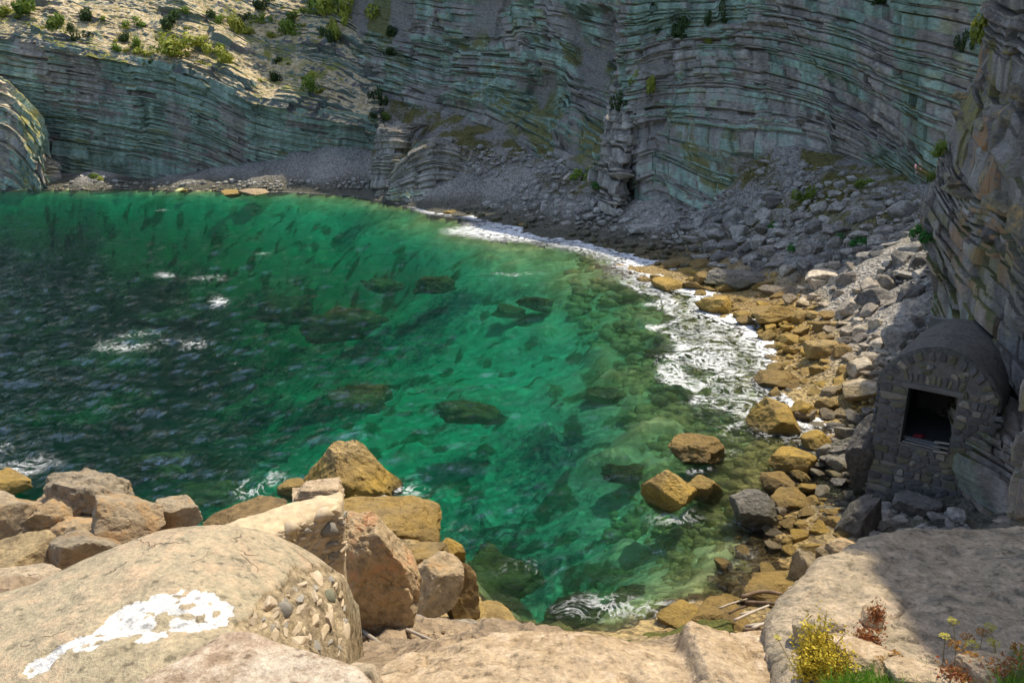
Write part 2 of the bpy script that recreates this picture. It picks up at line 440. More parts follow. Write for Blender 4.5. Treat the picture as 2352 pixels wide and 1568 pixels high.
M_grass = leaf_mat('fresh_grass', (0.10, 0.27, 0.025), (0.28, 0.46, 0.05))
M_gold_leaf = leaf_mat('golden_herb', (0.46, 0.32, 0.03), (0.70, 0.55, 0.06))
M_umbel_y = leaf_mat('umbel_yellow', (0.50, 0.42, 0.05), (0.62, 0.55, 0.10))
M_umbel_o = leaf_mat('umbel_rust', (0.30, 0.13, 0.03), (0.46, 0.24, 0.05))
M_stalk = leaf_mat('dry_stalk', (0.30, 0.22, 0.05), (0.42, 0.33, 0.09))
M_red = leaf_mat('red_herb', (0.28, 0.07, 0.03), (0.42, 0.20, 0.06))
M_twig = plain_mat('twigs', (0.10, 0.075, 0.05), (0.17, 0.13, 0.09), 8.0)

M_near_plain = rock_mat('vault_roughcast', (0.20, 0.19, 0.165), (0.28, 0.26, 0.22), None, stain=(0.14, 0.13, 0.10), scale=2.0)
M_block = rock_mat('cliff_block', (0.29, 0.26, 0.225), (0.35, 0.31, 0.22), None, stain=(0.46, 0.30, 0.13), scale=0.8)
M_rock_sunk = rock_mat('rock_under_water', (0.46, 0.38, 0.12), (0.15, 0.135, 0.045), None, stain=(0.05, 0.06, 0.03), scale=0.8)
# ------------------------------------------------------------------ terrain (beach, talus, sea floor) as one height field
ctrl = []
def cz(px, py, z, zz=None): p = G(px, py, z); ctrl.append((p[0], p[1], z if zz is None else zz))
def cY(px, py, Y): p = P(px, py, Y); ctrl.append(tuple(p))
def cd(px, py, depth): p = G(px, py, 0.0); ctrl.append((p[0], p[1], -depth))
# the waterline
for q in ((640, 441), (760, 446), (880, 462), (960, 478), (1030, 491), (1180, 521), (1330, 553), (1450, 585), (1500, 612), (1570, 660), (1640, 712), (1720, 752),
          (1770, 800), (1800, 850), (1850, 905), (1845, 960), (1850, 1010), (1800, 1100), (1790, 1160), (1800, 1230), (1790, 1330), (1680, 1400), (1500, 1440), (1300, 1446), (1150, 1436),
          (1085, 1400), (1060, 1300), (970, 1240)):
    cz(*q, 0.0)
for q in ((0, 441), (200, 440), (400, 441), (520, 441)): cz(*q, -0.2)
# beach and talus
for q in ((430, 428, 122), (600, 428, 120), (740, 428, 119.5), (840, 425, 118), (120, 415, 126.5), (200, 395, 127), (300, 425, 125)):
    cY(*q)
for q in ((1100, 462, 99), (1250, 450, 94), (1400, 470, 86), (1350, 420, 91), (1400, 440, 88), (1550, 520, 76), (1480, 465, 83), (1650, 500, 73), (1700, 560, 67), (1690, 480, 72),
          (1754, 355, 74), (1850, 370, 71.5), (1950, 402, 66), (2060, 432, 60.5), (2130, 455, 56.5), (1800, 450, 66.5), (1900, 540, 58), (2000, 600, 50), (2060, 520, 54), (2080, 680, 42),
          (2140, 760, 36.0), (1950, 720, 45), (1850, 640, 56), (1980, 860, 36.0), (2060, 950, 29.5), (2080, 820, 35), (1990, 1000, 31), (1960, 1120, 27), (2050, 1180, 23.5), (2150, 1200, 22.5), (2250, 1260, 20),
          (1300, 392, 97), (1200, 352, 107.5), (1100, 302, 116), (1000, 272, 124), (900, 252, 131), (800, 232, 136), (1000, 335, 113), (1100, 385, 104), (1160, 412, 100), (890, 320, 126)):
    cY(*q)
# the lowest folded beds come down to the beach here
for q, back in (((1520, 462, 82.0), 7), ((1570, 482, 79.0), 8), ((1630, 492, 75.2), 7)):
    b_ = P(*q); ctrl.append(tuple(b_)); ctrl.append((b_[0] + 2.0, b_[1] + back, b_[2] + 0.8))
# under and behind the cliffs
for q in ((-60, 160, 2), (-20, 160, 3), (20, 140, 12), (30, 115, 9), (45, 95, 9), (50, 75, 9), (45, 55, 8), (35, 40, 6), (26, 25, 4), (22, 14, 6), (-60, 135, 0), (-95, 140, 0), (-90, 126, -3)):
    ctrl.append(q)
# rocky ground below the viewpoint
for q in ((-9, 20.5, 0.0), (-14, 19, 0.0), (-12, 16, 2.5), (-8, 16, 3.0), (-5, 19, 0.2), (-4, 15, 3.6), (-2.5, 12, 5.0), (-0.8, 11.0, 5.7), (-2.2, 10.2, 5.9), (0.2, 12.3, 4.6), (0.5, 14.5, 2.6), (1.2, 16.5, 1.0), (-1.0, 15, 2.6), (-2.2, 17.5, 1.2), (3, 16.8, 0.8), (5, 16, 1.0), (8, 16, 1.6),
          (4.5, 12, 4.0), (8, 11, 6.5), (12, 9, 8.0), (1, 9, 6.9), (-6, 10, 6.8), (-12, 9, 7.5), (0, 6.5, 8.4), (5, 6.5, 8.8), (-5, 6, 8.6), (-14, 3, 9.6), (0, 3.5, 9.7), (6, 4, 9.8), (12, 3, 10.5), (0, 0, 12.0), (10, -2, 12.2), (-12, -3, 12.0)):
    ctrl.append(q)
# depths
for q in ((0, 455, 13), (200, 462, 12), (0, 520, 17), (250, 520, 15), (450, 520, 12), (0, 600, 17), (200, 800, 13), (300, 1000, 7), (0, 1000, 9), (60, 1120, 3), (300, 1150, 2.2), (600, 600, 11), (420, 462, 8), (560, 458, 4.5), (700, 800, 7), (900, 700, 6), (900, 550, 6.5),
          (1000, 510, 0.9), (960, 540, 2.0), (880, 500, 1.4), (900, 600, 5.5), (760, 500, 5.0), (700, 465, 1.8), (1200, 600, 1.15), (1100, 560, 1.0), (1320, 600, 0.8), (1280, 660, 1.7), (1250, 760, 3.2), (1000, 900, 5), (1200, 900, 3.8), (1400, 850, 1.6), (1430, 960, 1.7), (1450, 680, 1.2), (1530, 750, 0.8), (1550, 900, 1.1), (1600, 1000, 1.1), (1400, 1050, 2.6),
          (1690, 870, 0.55), (1710, 960, 0.6), (1200, 1100, 3.9), (1000, 1100, 4.3), (1200, 1250, 3.3), (1400, 1250, 2.2), (1300, 1380, 1.3), (1550, 1300, 0.8), (1680, 1290, 0.45), (1650, 1200, 0.7), (800, 1090, 2.6), (500, 1100, 3.6), (600, 900, 6.5)):
    cd(*q)
for q in ((-60, 30, -9), (-120, 60, -15), (-160, 120, -15), (-40, 40, -12), (-30, 22, -4)): ctrl.append(q)
ctrl = np.array(ctrl)
_S = 40.0
def _tps(r2): return np.where(r2 > 1e-12, r2 * np.log(r2 + 1e-12), 0.0)
_c = ctrl[:, :2] / _S
_n = len(_c)
_K = _tps(((_c[:, None] - _c[None]) ** 2).sum(2)) + np.eye(_n) * 2e-4
_Pm = np.hstack((np.ones((_n, 1)), _c))
_A = np.zeros((_n + 3, _n + 3)); _A[:_n, :_n] = _K; _A[:_n, _n:] = _Pm; _A[_n:, :_n] = _Pm.T
_w = np.linalg.solve(_A, np.concatenate((ctrl[:, 2], np.zeros(3))))
def tps_eval(x, y):
    q = np.stack((x, y), 1) / _S
    out = np.empty(len(q))
    for i in range(0, len(q), 40000):
        b = q[i:i + 40000]
        out[i:i + 40000] = _tps(((b[:, None] - _c[None]) ** 2).sum(2)) @ _w[:_n] + _w[_n] + b @ _w[_n + 1:]
    return out
# sampled once on a plan grid, read back bilinearly
GX0, GX1, GY0, GY1, GS = -180.0, 70.0, -6.0, 190.0, 0.5
_gx = np.arange(GX0, GX1 + GS, GS); _gy = np.arange(GY0, GY1 + GS, GS)
_XX, _YY = np.meshgrid(_gx, _gy)
HF = np.clip(tps_eval(_XX.ravel(), _YY.ravel()), -16, 26).reshape(_XX.shape)
def height(x, y):
    x = np.asarray(x, float); y = np.asarray(y, float)
    u = np.clip((x - GX0) / GS, 0, len(_gx) - 1.001); v = np.clip((y - GY0) / GS, 0, len(_gy) - 1.001)
    i, j = u.astype(int), v.astype(int)
    fu, fv = u - i, v - j
    h = (HF[j, i] * (1 - fu) + HF[j, i + 1] * fu) * (1 - fv) + (HF[j + 1, i] * (1 - fu) + HF[j + 1, i + 1] * fu) * fv
    far = sstep(150, 190, np.hypot(x + 10, y - 60))
    return h * (1 - far) + (-15.0) * far * (x < 20) + h * far * (x >= 20)
def ground_at(px, py, y0=9.0, y1=150.0):
    """points where the rays through (px, py) first meet the ground"""
    px = np.atleast_1d(np.asarray(px, float)); py = np.atleast_1d(np.asarray(py, float))
    a, dy, dz = ray(px, py)
    Ys = np.exp(np.linspace(np.log(y0), np.log(y1), 500))
    s = Ys[None, :] / dy[:, None]
    z = CAM_H + dz[:, None] * s
    h = height((a[:, None] * s).ravel(), (dy[:, None] * s).ravel()).reshape(z.shape)
    below = z < h
    k = np.where(below.any(1), below.argmax(1), -1)
    r = np.arange(len(px))
    Y = np.where(k >= 0, Ys[k], np.nan)
    s = Y / dy
    return np.stack((a * s, Y, CAM_H + dz * s), 1)

# fan-shaped grid round the viewpoint: even detail in the picture, real ground in plan
def fan(nth, nr, th0, th1, r0, r1, knee=170.0, rfar=2500.0, nfar=14):
    th = np.linspace(th0, th1, nth)
    r = np.concatenate((np.exp(np.linspace(np.log(r0), np.log(knee), nr)), np.exp(np.linspace(np.log(knee), np.log(rfar), nfar + 1))[1:]))
    T, R = np.meshgrid(th, r)
    return np.stack((R * np.sin(T), R * np.cos(T)), 2), T, R
XY, _, Rr = fan(500, 330, radians(-75), radians(62), 3.0, 170)
x, y = XY[..., 0].ravel(), XY[..., 1].ravel()
z = height(x, y)
p3 = np.stack((x, y, np.zeros_like(x)), 1)
n1 = fbm(p3, 0.22, 5, 3, 0.55); n2 = fbm(p3, 1.1, 3, 11, 0.55)
near = sstep(30, 12, y)
plat0 = ((y < 14.6) & (y > 8.5) & (x < 6)).astype(float) * sstep(1.6, 3.2, z)
amp = np.where(z > 0.2, 0.55, 0.75) * (1 - 0.35 * near)
z = z + plat0 * (0.5 * fbm(p3, 0.8, 5, 19, 0.6)) + n1 * amp * sstep(-0.2, 1.0, np.abs(z) + 0.3) + n2 * 0.22
# stones and slabs on the sea floor
rk = fbm(p3, 0.55, 3, 29, 0.5)
z = np.where(z < -0.3, z + np.clip(rk, 0, 1) * 1.1 * sstep(-0.3, -1.2, z), z)
sx, sy, sd = scr(np.stack((x, y, z), 1))
gr = (sstep(740, 900, sx) * sstep(1420, 1380, sx) * sstep(420, 330, sy) + sstep(1640, 1720, sx) * sstep(590, 480, sy)) * (y > 45)
gr = np.clip(gr + sstep(1230, 1290, sx) * sstep(1400, 1380, sx) * sstep(450, 430, sy) * (y > 60), 0, 1)
plat = ((y < 14.6) & (x < 6)).astype(float) * sstep(1.6, 3.2, z)
V = np.stack((x, y, z), 1)
F = gridF(*XY.shape[:2])
fz = z[F].mean(1)
def submesh(name, keep, attrs):
    f = F[keep]
    ids, inv = np.unique(f, return_inverse=True)
    return mesh_np(name, V[ids], inv.reshape(f.shape), True, {k: a[ids] for k, a in attrs.items()})
wq = p3 + 1.2 * np.stack((fbm(p3, 0.35, 3, 91), fbm(p3, 0.35, 3, 97), np.zeros(len(p3))), 1)
weed = 0.75 * fbm(wq, 0.11, 3, 33, 0.6) + 0.16 * fbm(p3, 1.1, 3, 35, 0.6) - 0.02
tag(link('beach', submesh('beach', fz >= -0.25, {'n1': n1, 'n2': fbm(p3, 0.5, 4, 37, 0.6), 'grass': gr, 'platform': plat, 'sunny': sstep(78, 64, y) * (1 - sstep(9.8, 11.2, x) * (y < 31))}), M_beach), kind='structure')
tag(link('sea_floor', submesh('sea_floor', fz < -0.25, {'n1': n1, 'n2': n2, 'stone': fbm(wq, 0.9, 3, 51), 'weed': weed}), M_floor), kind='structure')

# ------------------------------------------------------------------ the sea
XY, _, Rr = fan(600, 440, radians(-72), radians(45), 11.0, 170)
x, y = XY[..., 0].ravel(), XY[..., 1].ravel()
R = Rr.ravel()
d = -height(x, y)
p3 = np.stack((x, y, np.zeros_like(x)), 1)
q3 = p3 * np.array((1.0, 1.6, 1.0))
wv = fbm(q3, 0.30, 2, 41) * 0.12 + fbm(q3, 0.85, 3, 47) * 0.24
wv *= sstep(-0.1, 1.6, d) * 0.88 + 0.12
foamn = fbm(p3, 0.16, 3, 61); foam2 = fbm(p3, 0.5, 3, 67)
sx, sy, _d = scr(np.stack((x, y, np.zeros_like(x)), 1))
surf = sstep(880, 1000, sx) * sstep(1050, 930, sy)                    # the shore that takes the swell
# three fronts of broken water rolling onto the beach
fo = sstep(0.75 + 0.4 * foamn, -0.05, d) * 0.78
wide = sstep(1330, 1480, sx)
fo = np.maximum(fo, wide * (0.36 + 0.36 * foam2) * sstep(1.45 + 0.6 * foamn, 0.2, d))
fo = np.maximum(fo, wide * 0.52 * np.exp(-((d - 0.75 - 0.5 * foam2) / 0.16) ** 2))
fo = fo * surf
def spot(px, py, rx, ry, a, rot=0.0):
    dx, dy = (sx - px), (sy - py)
    c, s = cos(rot), sin(rot)
    return a * np.exp(-((dx * c + dy * s) / rx) ** 2 - ((-dx * s + dy * c) / ry) ** 2)
for q in ((270, 795, 90, 14, .55), (420, 785, 70, 16, .50), (500, 690, 22, 14, .62), (330, 770, 60, 9, .45), (380, 632, 30, 5, .45), (100, 1060, 45, 18, .52), (470, 640, 60, 8, .30), (60, 1075, 60, 22, .4),
          (640, 1095, 38, 22, .62), (575, 1120, 40, 30, .42), (860, 1150, 50, 14, .60), (930, 1120, 60, 16, .42), (830, 1175, 20, 40, .5), (1180, 630, 70, 4, .30), (375, 483, 18, 3, .5), (600, 585, 25, 4, .35),
          (1600, 1080, 36, 12, .5), (1560, 1190, 80, 18, .44), (1720, 1205, 60, 14, .5), (1620, 1120, 20, 20, .4), (1690, 1290, 90, 50, .34), (1650, 1040, 60, 14, .40), (1240, 1310, 120, 26, .30), (1400, 1400, 150, 26, .30), (1060, 1210, 30, 12, .35), (1560, 1395, 110, 16, .4),
          (0, 1040, 60, 30, .3)):
    fo = np.maximum(fo, spot(*q) * (0.62 + 0.9 * foam2))
thin = sstep(0.22, 0.02, d) * 0.8                                     # a thin white line where sea meets rock
fo = np.maximum(fo, thin * (0.55 + 0.5 * foam2) * (sy < 520))
keep = (d > -1.2)
V = np.stack((x, y, wv), 1)
F = gridF(*XY.shape[:2])
F = F[keep[F].any(1)]
ids, inv = np.unique(F, return_inverse=True)
tag(link('sea', mesh_np('sea', V[ids], inv.reshape(F.shape), True), M_sea), kind='structure')
f = F[(fo[F].max(1) > 0.03)]
ids, inv = np.unique(f, return_inverse=True)
o = link('sea_foam', mesh_np('sea_foam', V[ids] + np.array((0, 0, 0.015)), inv.reshape(f.shape), True, {'foam': np.clip(fo, 0, 1.2)[ids]}), M_foam)
tag(o, 'white foam of broken waves washing along the shore and drifting in patches', 'sea foam', kind='stuff')
# ------------------------------------------------------------------ layered cliffs
def beds_for(length, lo, hi, seed):
    r = np.random.default_rng(seed)
    edges, s = [0.0], 0.0
    while s < length:
        pack = r.random()
        if pack < 0.30: ts = [r.uniform(lo, hi) * 0.38 for _ in range(int(r.integers(3, 8)))]     # a packet of thin beds
        elif pack < 0.86: ts = [r.uniform(lo, hi)]
        else: ts = [r.uniform(lo, hi) * r.uniform(1.6, 2.4)]                                        # a massive bed
        for t in ts:
            s += t
            edges.append(s)
    e = np.array(edges)
    return e * (length / e[-1])
def rh(a, b, seed):
    return _hash(np.asarray(a), np.asarray(b), np.zeros_like(np.asarray(a)), seed) * 0.5 + 0.5
def cliff_mesh(name, rows, du, beds, amp, seed, block=(1.2, 3.5), gully=1.2, wig=0.35, crack=0.16, big=0.8, rough=0.1, fine_to=None, scree=None, fault=1.0):
    """rows: control points (row, column, xyz) from the lowest bed to the highest; rows run along the bedding"""
    C = np.array(rows, float)
    nr, nc = C.shape[:2]
    mid = C[:, nc // 2]
    rl = np.concatenate(([0], np.cumsum(np.linalg.norm(np.diff(mid, axis=0), axis=1))))
    cl = np.concatenate(([0], np.cumsum(np.linalg.norm(np.diff(C[nr // 2], axis=0), axis=1))))
    edges = beds_for(rl[-1], *beds, seed)
    r = np.random.default_rng(seed + 1)
    s_list, b_list, t_list = [], [], []
    s_vis = rl[fine_to] if fine_to is not None else 1e9
    for b in range(len(edges) - 1):
        th = edges[b + 1] - edges[b]
        ts = (0.02, 0.14, 0.5, 0.86, 0.98) if th > 0.5 else (0.04, 0.3, 0.7, 0.96)
        if edges[b] > s_vis + 2.0:
            if b % 2: continue
            ts = (0.2, 0.8)
        for t in ts:
            s_list.append(edges[b] + t * th); b_list.append(b); t_list.append(t)
    s = np.array(s_list); bi = np.array(b_list); tt = np.array(t_list)
    nu = int(cl[-1] / du) + 1
    u = np.linspace(0, cl[-1], nu)
    tr = np.interp(s, rl, np.arange(nr)); tc = np.interp(u, cl, np.arange(nc))
    A = catmull(C, tr)
    X = np.swapaxes(catmull(np.swapaxes(A, 0, 1), tc), 0, 1)
    N = grid_normals(X)
    tocam = np.array((0, 0, CAM_H)) - X
    flip = np.sign((N * tocam).sum(2).mean())
    N = N * flip
    U, S = np.meshgrid(u, s)
    B = np.repeat(bi[:, None], nu, 1)
    T = np.repeat(tt[:, None], nu, 1)
    q = np.stack((U.ravel(), S.ravel(), np.full(U.size, seed * 3.1)), 1)
    low = fbm(q, 0.09, 3, seed).reshape(U.shape); mid_n = fbm(q, 0.33, 3, seed + 5).reshape(U.shape)
    # each bed is split into blocks by vertical joints
    Lb = block[0] + (block[1] - block[0]) * rh(bi, bi * 0, seed + 2)
    uo = U / Lb[bi][:, None] + rh(bi, bi * 0 + 1, seed + 3)[:, None] * 7 + 0.22 * mid_n
    k = np.floor(uo).astype(np.int64)
    fr = uo - k
    blk = rh(B, k, seed + 4); blk2 = rh(B, k, seed + 9)
    bed_push = (rh(bi, bi * 0 + 2, seed + 6) - 0.5)[:, None]
    pk = np.floor(S / 3.1 + 0.5 * low).astype(np.int64)
    pack_push = (rh(pk, np.floor(U / 9.0 + 0.6 * mid_n).astype(np.int64), seed + 7) - 0.5)
    prof = 1 - np.abs(2 * T - 1) ** 6
    joint = sstep(0.0, 0.07, fr) * sstep(1.0, 0.93, fr)
    thick = (edges[bi + 1] - edges[bi])[:, None]
    D = amp * (0.55 * bed_push + 0.75 * (blk - 0.5) * (0.4 + 0.8 * sstep(-0.3, 0.4, mid_n)) + 0.25 * mid_n)
    pl = rh(bi, bi * 0 + 11, seed + 15)[:, None]; pu = rh(bi + 1, bi * 0 + 11, seed + 15)[:, None]
    part = np.where(T < 0.5, pl, pu) ** 4 * 2.4 + 0.12 + 0.5 * (mid_n > 0.35)       # a few deep partings, many faint ones
    D = D + big * pack_push - crack * (1 - prof) * part * (0.4 + thick) - crack * 0.9 * (1 - joint) * (blk2 + 0.3)
    missing = (blk2 < 0.10) & (thick > 0.25)
    D = np.where(missing, D - amp * 0.9, D)
    msk = np.ones(U.shape)
    if scree is not None:
        msk = sstep(scree[0], scree[0] + 0.3, low + 0.35 * mid_n + scree[1] * (U / cl[-1] - 0.5))
        D = D * (0.12 + 0.88 * msk) + (1 - msk) * 0.3 * fbm(q, 0.6, 4, seed + 27, 0.6).reshape(U.shape)
    D = D + gully * low + rough * fbm(q, 1.6, 3, seed + 13).reshape(U.shape)
    X2 = X + N * D[..., None]
    vt = np.gradient(X, axis=0)
    vt /= np.linalg.norm(vt, axis=2, keepdims=True) + 1e-9
    q2 = np.stack((U.ravel() * 0.06, S.ravel() * 0.05, np.full(U.size, seed * 1.7)), 1)
    # small faults shift the beds against each other
    fu = U / 8.5 + 0.25 * np.sin(S * 0.35 + seed) + 0.3 * low
    k0 = np.floor(fu).astype(np.int64); e = sstep(0.94, 1.0, fu - k0)
    th0 = rh(k0, k0 * 0 + 3, seed + 51) ** 3; th1 = rh(k0 + 1, k0 * 0 + 3, seed + 51) ** 3
    throw = ((th0 * (1 - e) + th1 * e) - 0.25) * 2.2 * fault
    X2 = X2 + vt * (wig * 1.4 * fbm(q2, 1.0, 3, seed + 21).reshape(U.shape) + throw)[..., None]
    Fq = gridF(len(s), nu)
    if flip < 0: Fq = Fq[:, ::-1]
    me = mesh_np(name, X2.reshape(-1, 3), Fq, False, {'scr': (1 - msk).ravel() * (0.9 if name != 'hillside' else 0), 'n1': fbm(q, 0.2, 3, seed + 31, 0.6), 'n2': fbm(q, 0.75, 3, seed + 37, 0.6), 'n3': fbm(q * np.array((1.0, 0.13, 1.0)), 1.1, 3, seed + 41, 0.6),
        'tone': (0.62 * blk + 0.38 * rh(bi, bi * 0 + 5, seed + 8)[:, None]).ravel(), 'tone2': blk2.ravel()})
    return me, X2, N
def rows_px(rows): return [[P(*q) for q in r] for r in rows]
def struct(name, me, mat): return tag(link(name, me, mat), kind='structure')

# far headland on the left: sheer face under a sunlit slope
lipx = (-260, 0, 150, 305, 457, 586, 742, 851, 872, 892)
lipy = (15, 76, 100, 131, 170, 219, 250, 274, 284, 300)
lipY = (137, 133, 132, 131, 129.5, 128, 126.8, 126, 129, 141)
rows = []
for off in (400, 330, 260, 190, 120, 60, 0):
    rows.append([P(a, b + off * (1.0 if a < 870 else 0.9), Y - 2.5 * off / 360) for a, b, Y in zip(lipx, lipy, lipY)])
me, XL, NL = cliff_mesh('headland_cliff', rows, 0.22, (0.35, 0.95), 0.75, 11, (1.5, 6.0), 1.3, 0.4, 0.16, 0.9, fault=0.15)
struct('headland_cliff', me, M_cliff_far)

# the slope above it
lip3 = [P(a, b, Y) for a, b, Y in zip(lipx[:-2], lipy, lipY)] + [P(930, 290, 133), P(1000, 270, 140)]
rows = []
for dY, sl in ((-0.6, 1.6), (0.3, 0.9), (3, 0.66), (6, 0.68), (10, 0.74), (15, 0.80), (22, 0.85), (34, 0.88)):
    rows.append([L + np.array((-0.10 * dY, dY, dY * sl * (1.0 if i < 7 else 0.85))) for i, L in enumerate(lip3)])
me, XH, NH = cliff_mesh('hillside', rows, 0.34, (0.5, 1.5), 0.7, 23, (2.5, 7.0), 1.3, 0.9, 0.12, 1.4, rough=0.22, scree=(0.05, 0.9))
struct('hillside', me, M_hill)

# low spur at the far left edge
sx_ = (-320, -140, -40, 20, 66, 100, 116, 124)
sy_ = (165, 185, 198, 214, 256, 308, 372, 430)
rows = []
for off, Y in ((330, 121.5), (230, 122), (150, 122.6), (80, 123.2), (30, 123.7), (0, 124.2)):
    rows.append([P(a, b + off * (1 if i < 6 else 0.7), Y + max(0, i - 5) * 1.5) for i, (a, b) in enumerate(zip(sx_, sy_))])
for k, (up, Y) in enumerate(((-14, 126.0), (-26, 129.0), (-36, 134.0))):
    rows.append([P(a - 6 * k, b + up, Y) for a, b in zip(sx_, sy_)])
me, _, _ = cliff_mesh('headland_spur', rows, 0.30, (0.4, 1.0), 0.8, 31, (1.5, 5.0), 1.2, 0.3, 0.2, 1.3, rough=0.25, fault=0.4)
struct('headland_spur', me, M_spur)

# back wall of the cove
CEN = (((740, -700, 160), (860, -700, 154), (1000, -700, 146), (1150, -700, 137), (1280, -700, 128), (1400, -700, 119), (1540, -700, 111)),
       ((750, -330, 152), (860, -330, 147), (1000, -330, 139.5), (1150, -330, 130.5), (1280, -330, 121.5), (1400, -330, 112.5), (1530, -330, 105)),
       ((775, -40, 146), (870, 0, 141.5), (1000, 28, 134), (1150, 32, 125), (1280, 42, 116), (1400, 75, 107), (1515, 125, 99)),
       ((752, 60, 143.5), (870, 90, 139), (1000, 115, 132), (1150, 118, 122), (1280, 138, 113), (1400, 185, 104), (1512, 235, 96)),
       ((740, 125, 142), (870, 155, 137), (1000, 190, 130), (1150, 208, 120), (1280, 238, 111), (1400, 290, 101.5), (1508, 335, 93.5)),
       ((750, 200, 140.5), (870, 222, 135.5), (985, 246, 128.5), (1101, 272, 118.5), (1242, 332, 105.5), (1390, 405, 92.5), (1500, 455, 88)),
       ((760, 300, 140), (870, 330, 135), (985, 356, 128), (1101, 392, 118), (1242, 450, 105), (1390, 520, 92), (1500, 570, 87.5)))
me, XC, NC = cliff_mesh('back_cliff', rows_px(CEN)[::-1], 0.24, (0.4, 1.15), 0.8, 43, (1.5, 5.5), 2.0, 0.5, 0.20, 1.7, fine_to=4, scree=(-0.42, 0.25), fault=0.45)
struct('back_cliff', me, M_cliff)

# folded strata of the right-hand wall
RX = (1425, 1470, 1525, 1666, 1806, 1929, 2035, 2123, 2250, 2420)
RIG = (((-760,) * 10, (116, 111, 105, 96, 88, 81, 75, 70, 66, 63)),
       ((-330,) * 10, (106, 101, 97.5, 90.5, 84, 77.5, 71.5, 66.5, 62.5, 59.5)),
       ((-40, -40, -40, -40, -40, -20, 10, 30, 60, 100), (100, 95, 93.5, 87.5, 81.5, 75.5, 69.5, 64.5, 60.5, 57.5)),
       ((110, 100, 85, 80, 88, 120, 165, 195, 240, 300), (98, 93, 92, 85.5, 79.5, 73.5, 67.5, 63, 59.5, 56.5)),
       ((205, 195, 183, 172, 200, 246, 310, 373, 450, 540), (96, 91, 90, 84, 78, 72, 66, 61.5, 57.5, 54.5)),
       ((310, 300, 292, 306, 318, 350, 402, 452, 530, 620), (93, 88.5, 88, 81.5, 76, 70.5, 65, 60, 56.5, 53.5)),
       ((400, 385, 375, 430, 445, 465, 505, 555, 630, 720), (90, 85.5, 84.5, 77.5, 73.5, 68.5, 63.5, 59, 55.5, 52.5)),
       ((520, 500, 490, 545, 560, 580, 620, 670, 740, 830), (87, 83, 82, 75.5, 72, 67.5, 62.5, 58, 54.5, 51.5)))
rows = [[P(a, b, Y) for a, b, Y in zip(RX, ys, Ys)] for ys, Ys in RIG]
me, XR, NR = cliff_mesh('folded_cliff', rows[::-1], 0.17, (0.3, 0.95), 0.6, 57, (0.9, 3.2), 1.1, 0.35, 0.19, 0.9, fine_to=5, fault=0.4)
struct('folded_cliff', me, M_cliff)

# rib of broken rock between the two walls
rows = [[P(a + k, b, Y) for k, b, Y in ((0, 500, 84), (12, 420, 86), (24, 340, 89), (40, 250, 93), (66, 150, 97), (80, 40, 102))] for a, dY in ((1362, 0), (1392, 0), (1420, 0), (1452, 0))]
rows = np.swapaxes(np.array(rows), 0, 1)
rows[:, 0, 1] += 5; rows[:, 1, 1] -= 1.5; rows[:, 2, 1] -= 1.5; rows[:, 3, 1] += 4
me, _, _ = cliff_mesh('cliff_rib', rows, 0.2, (0.5, 1.4), 1.1, 63, (0.8, 2.2), 0.8, 0.8, 0.3, 1.0, rough=0.2)
struct('cliff_rib', me, M_prom)

# low promontory of thin grey beds at the back of the beach
PX = (905, 893, 915, 960, 1010, 1060, 1105, 1150, 1200)
base = (452, 474, 480, 478, 474, 472, 474, 476, 478)
top_ = (400, 402, 376, 345, 330, 345, 372, 405, 440)
PY_ = (113, 107.5, 105, 103.5, 102.2, 101, 99.8, 98.6, 97.6)
rows = []
for f in (-0.35, 0.0, 0.25, 0.5, 0.75, 1.0):
    rows.append([P(a, b0 + (b1 - b0) * f, Y + f * (2.5 + 0.6 * i)) for i, (a, b0, b1, Y) in enumerate(zip(PX, base, top_, PY_))])
rows.append([P(a + 8, b1 - 8, Y + 6 + 0.6 * i) for i, (a, b1, Y) in enumerate(zip(PX, top_, PY_))])
rows.append([P(a + 12, b1 - 6, Y + 13 + 0.6 * i) for i, (a, b1, Y) in enumerate(zip(PX, top_, PY_))])
me, XP, NP = cliff_mesh('promontory', rows, 0.12, (0.22, 0.6), 0.55, 71, (1.2, 4.0), 0.7, 0.35, 0.2, 0.55)
struct('promontory', me, M_prom)
# darker stump between promontory and headland
SXX = (838, 850, 868, 890, 912, 930)
rows = []
for f, b, t in ((-.3, 470, 0), (0, 458, 0), (.3, 425, 1), (.6, 385, 2), (.85, 340, 3.0), (1.0, 300, 4.5), (1.1, 285, 9)):
    rows.append([P(a + 6 * t, b + 0.25 * (i - 2) ** 2, 112.5 - 0.9 * i + t + abs(i - 2.2) ** 2 * 0.7) for i, a in enumerate(SXX)])
me, _, _ = cliff_mesh('cliff_stump', rows, 0.16, (0.3, 0.9), 0.6, 77, (1.0, 3.0), 0.8, 0.4, 0.22, 0.7)
struct('cliff_stump', me, M_prom)

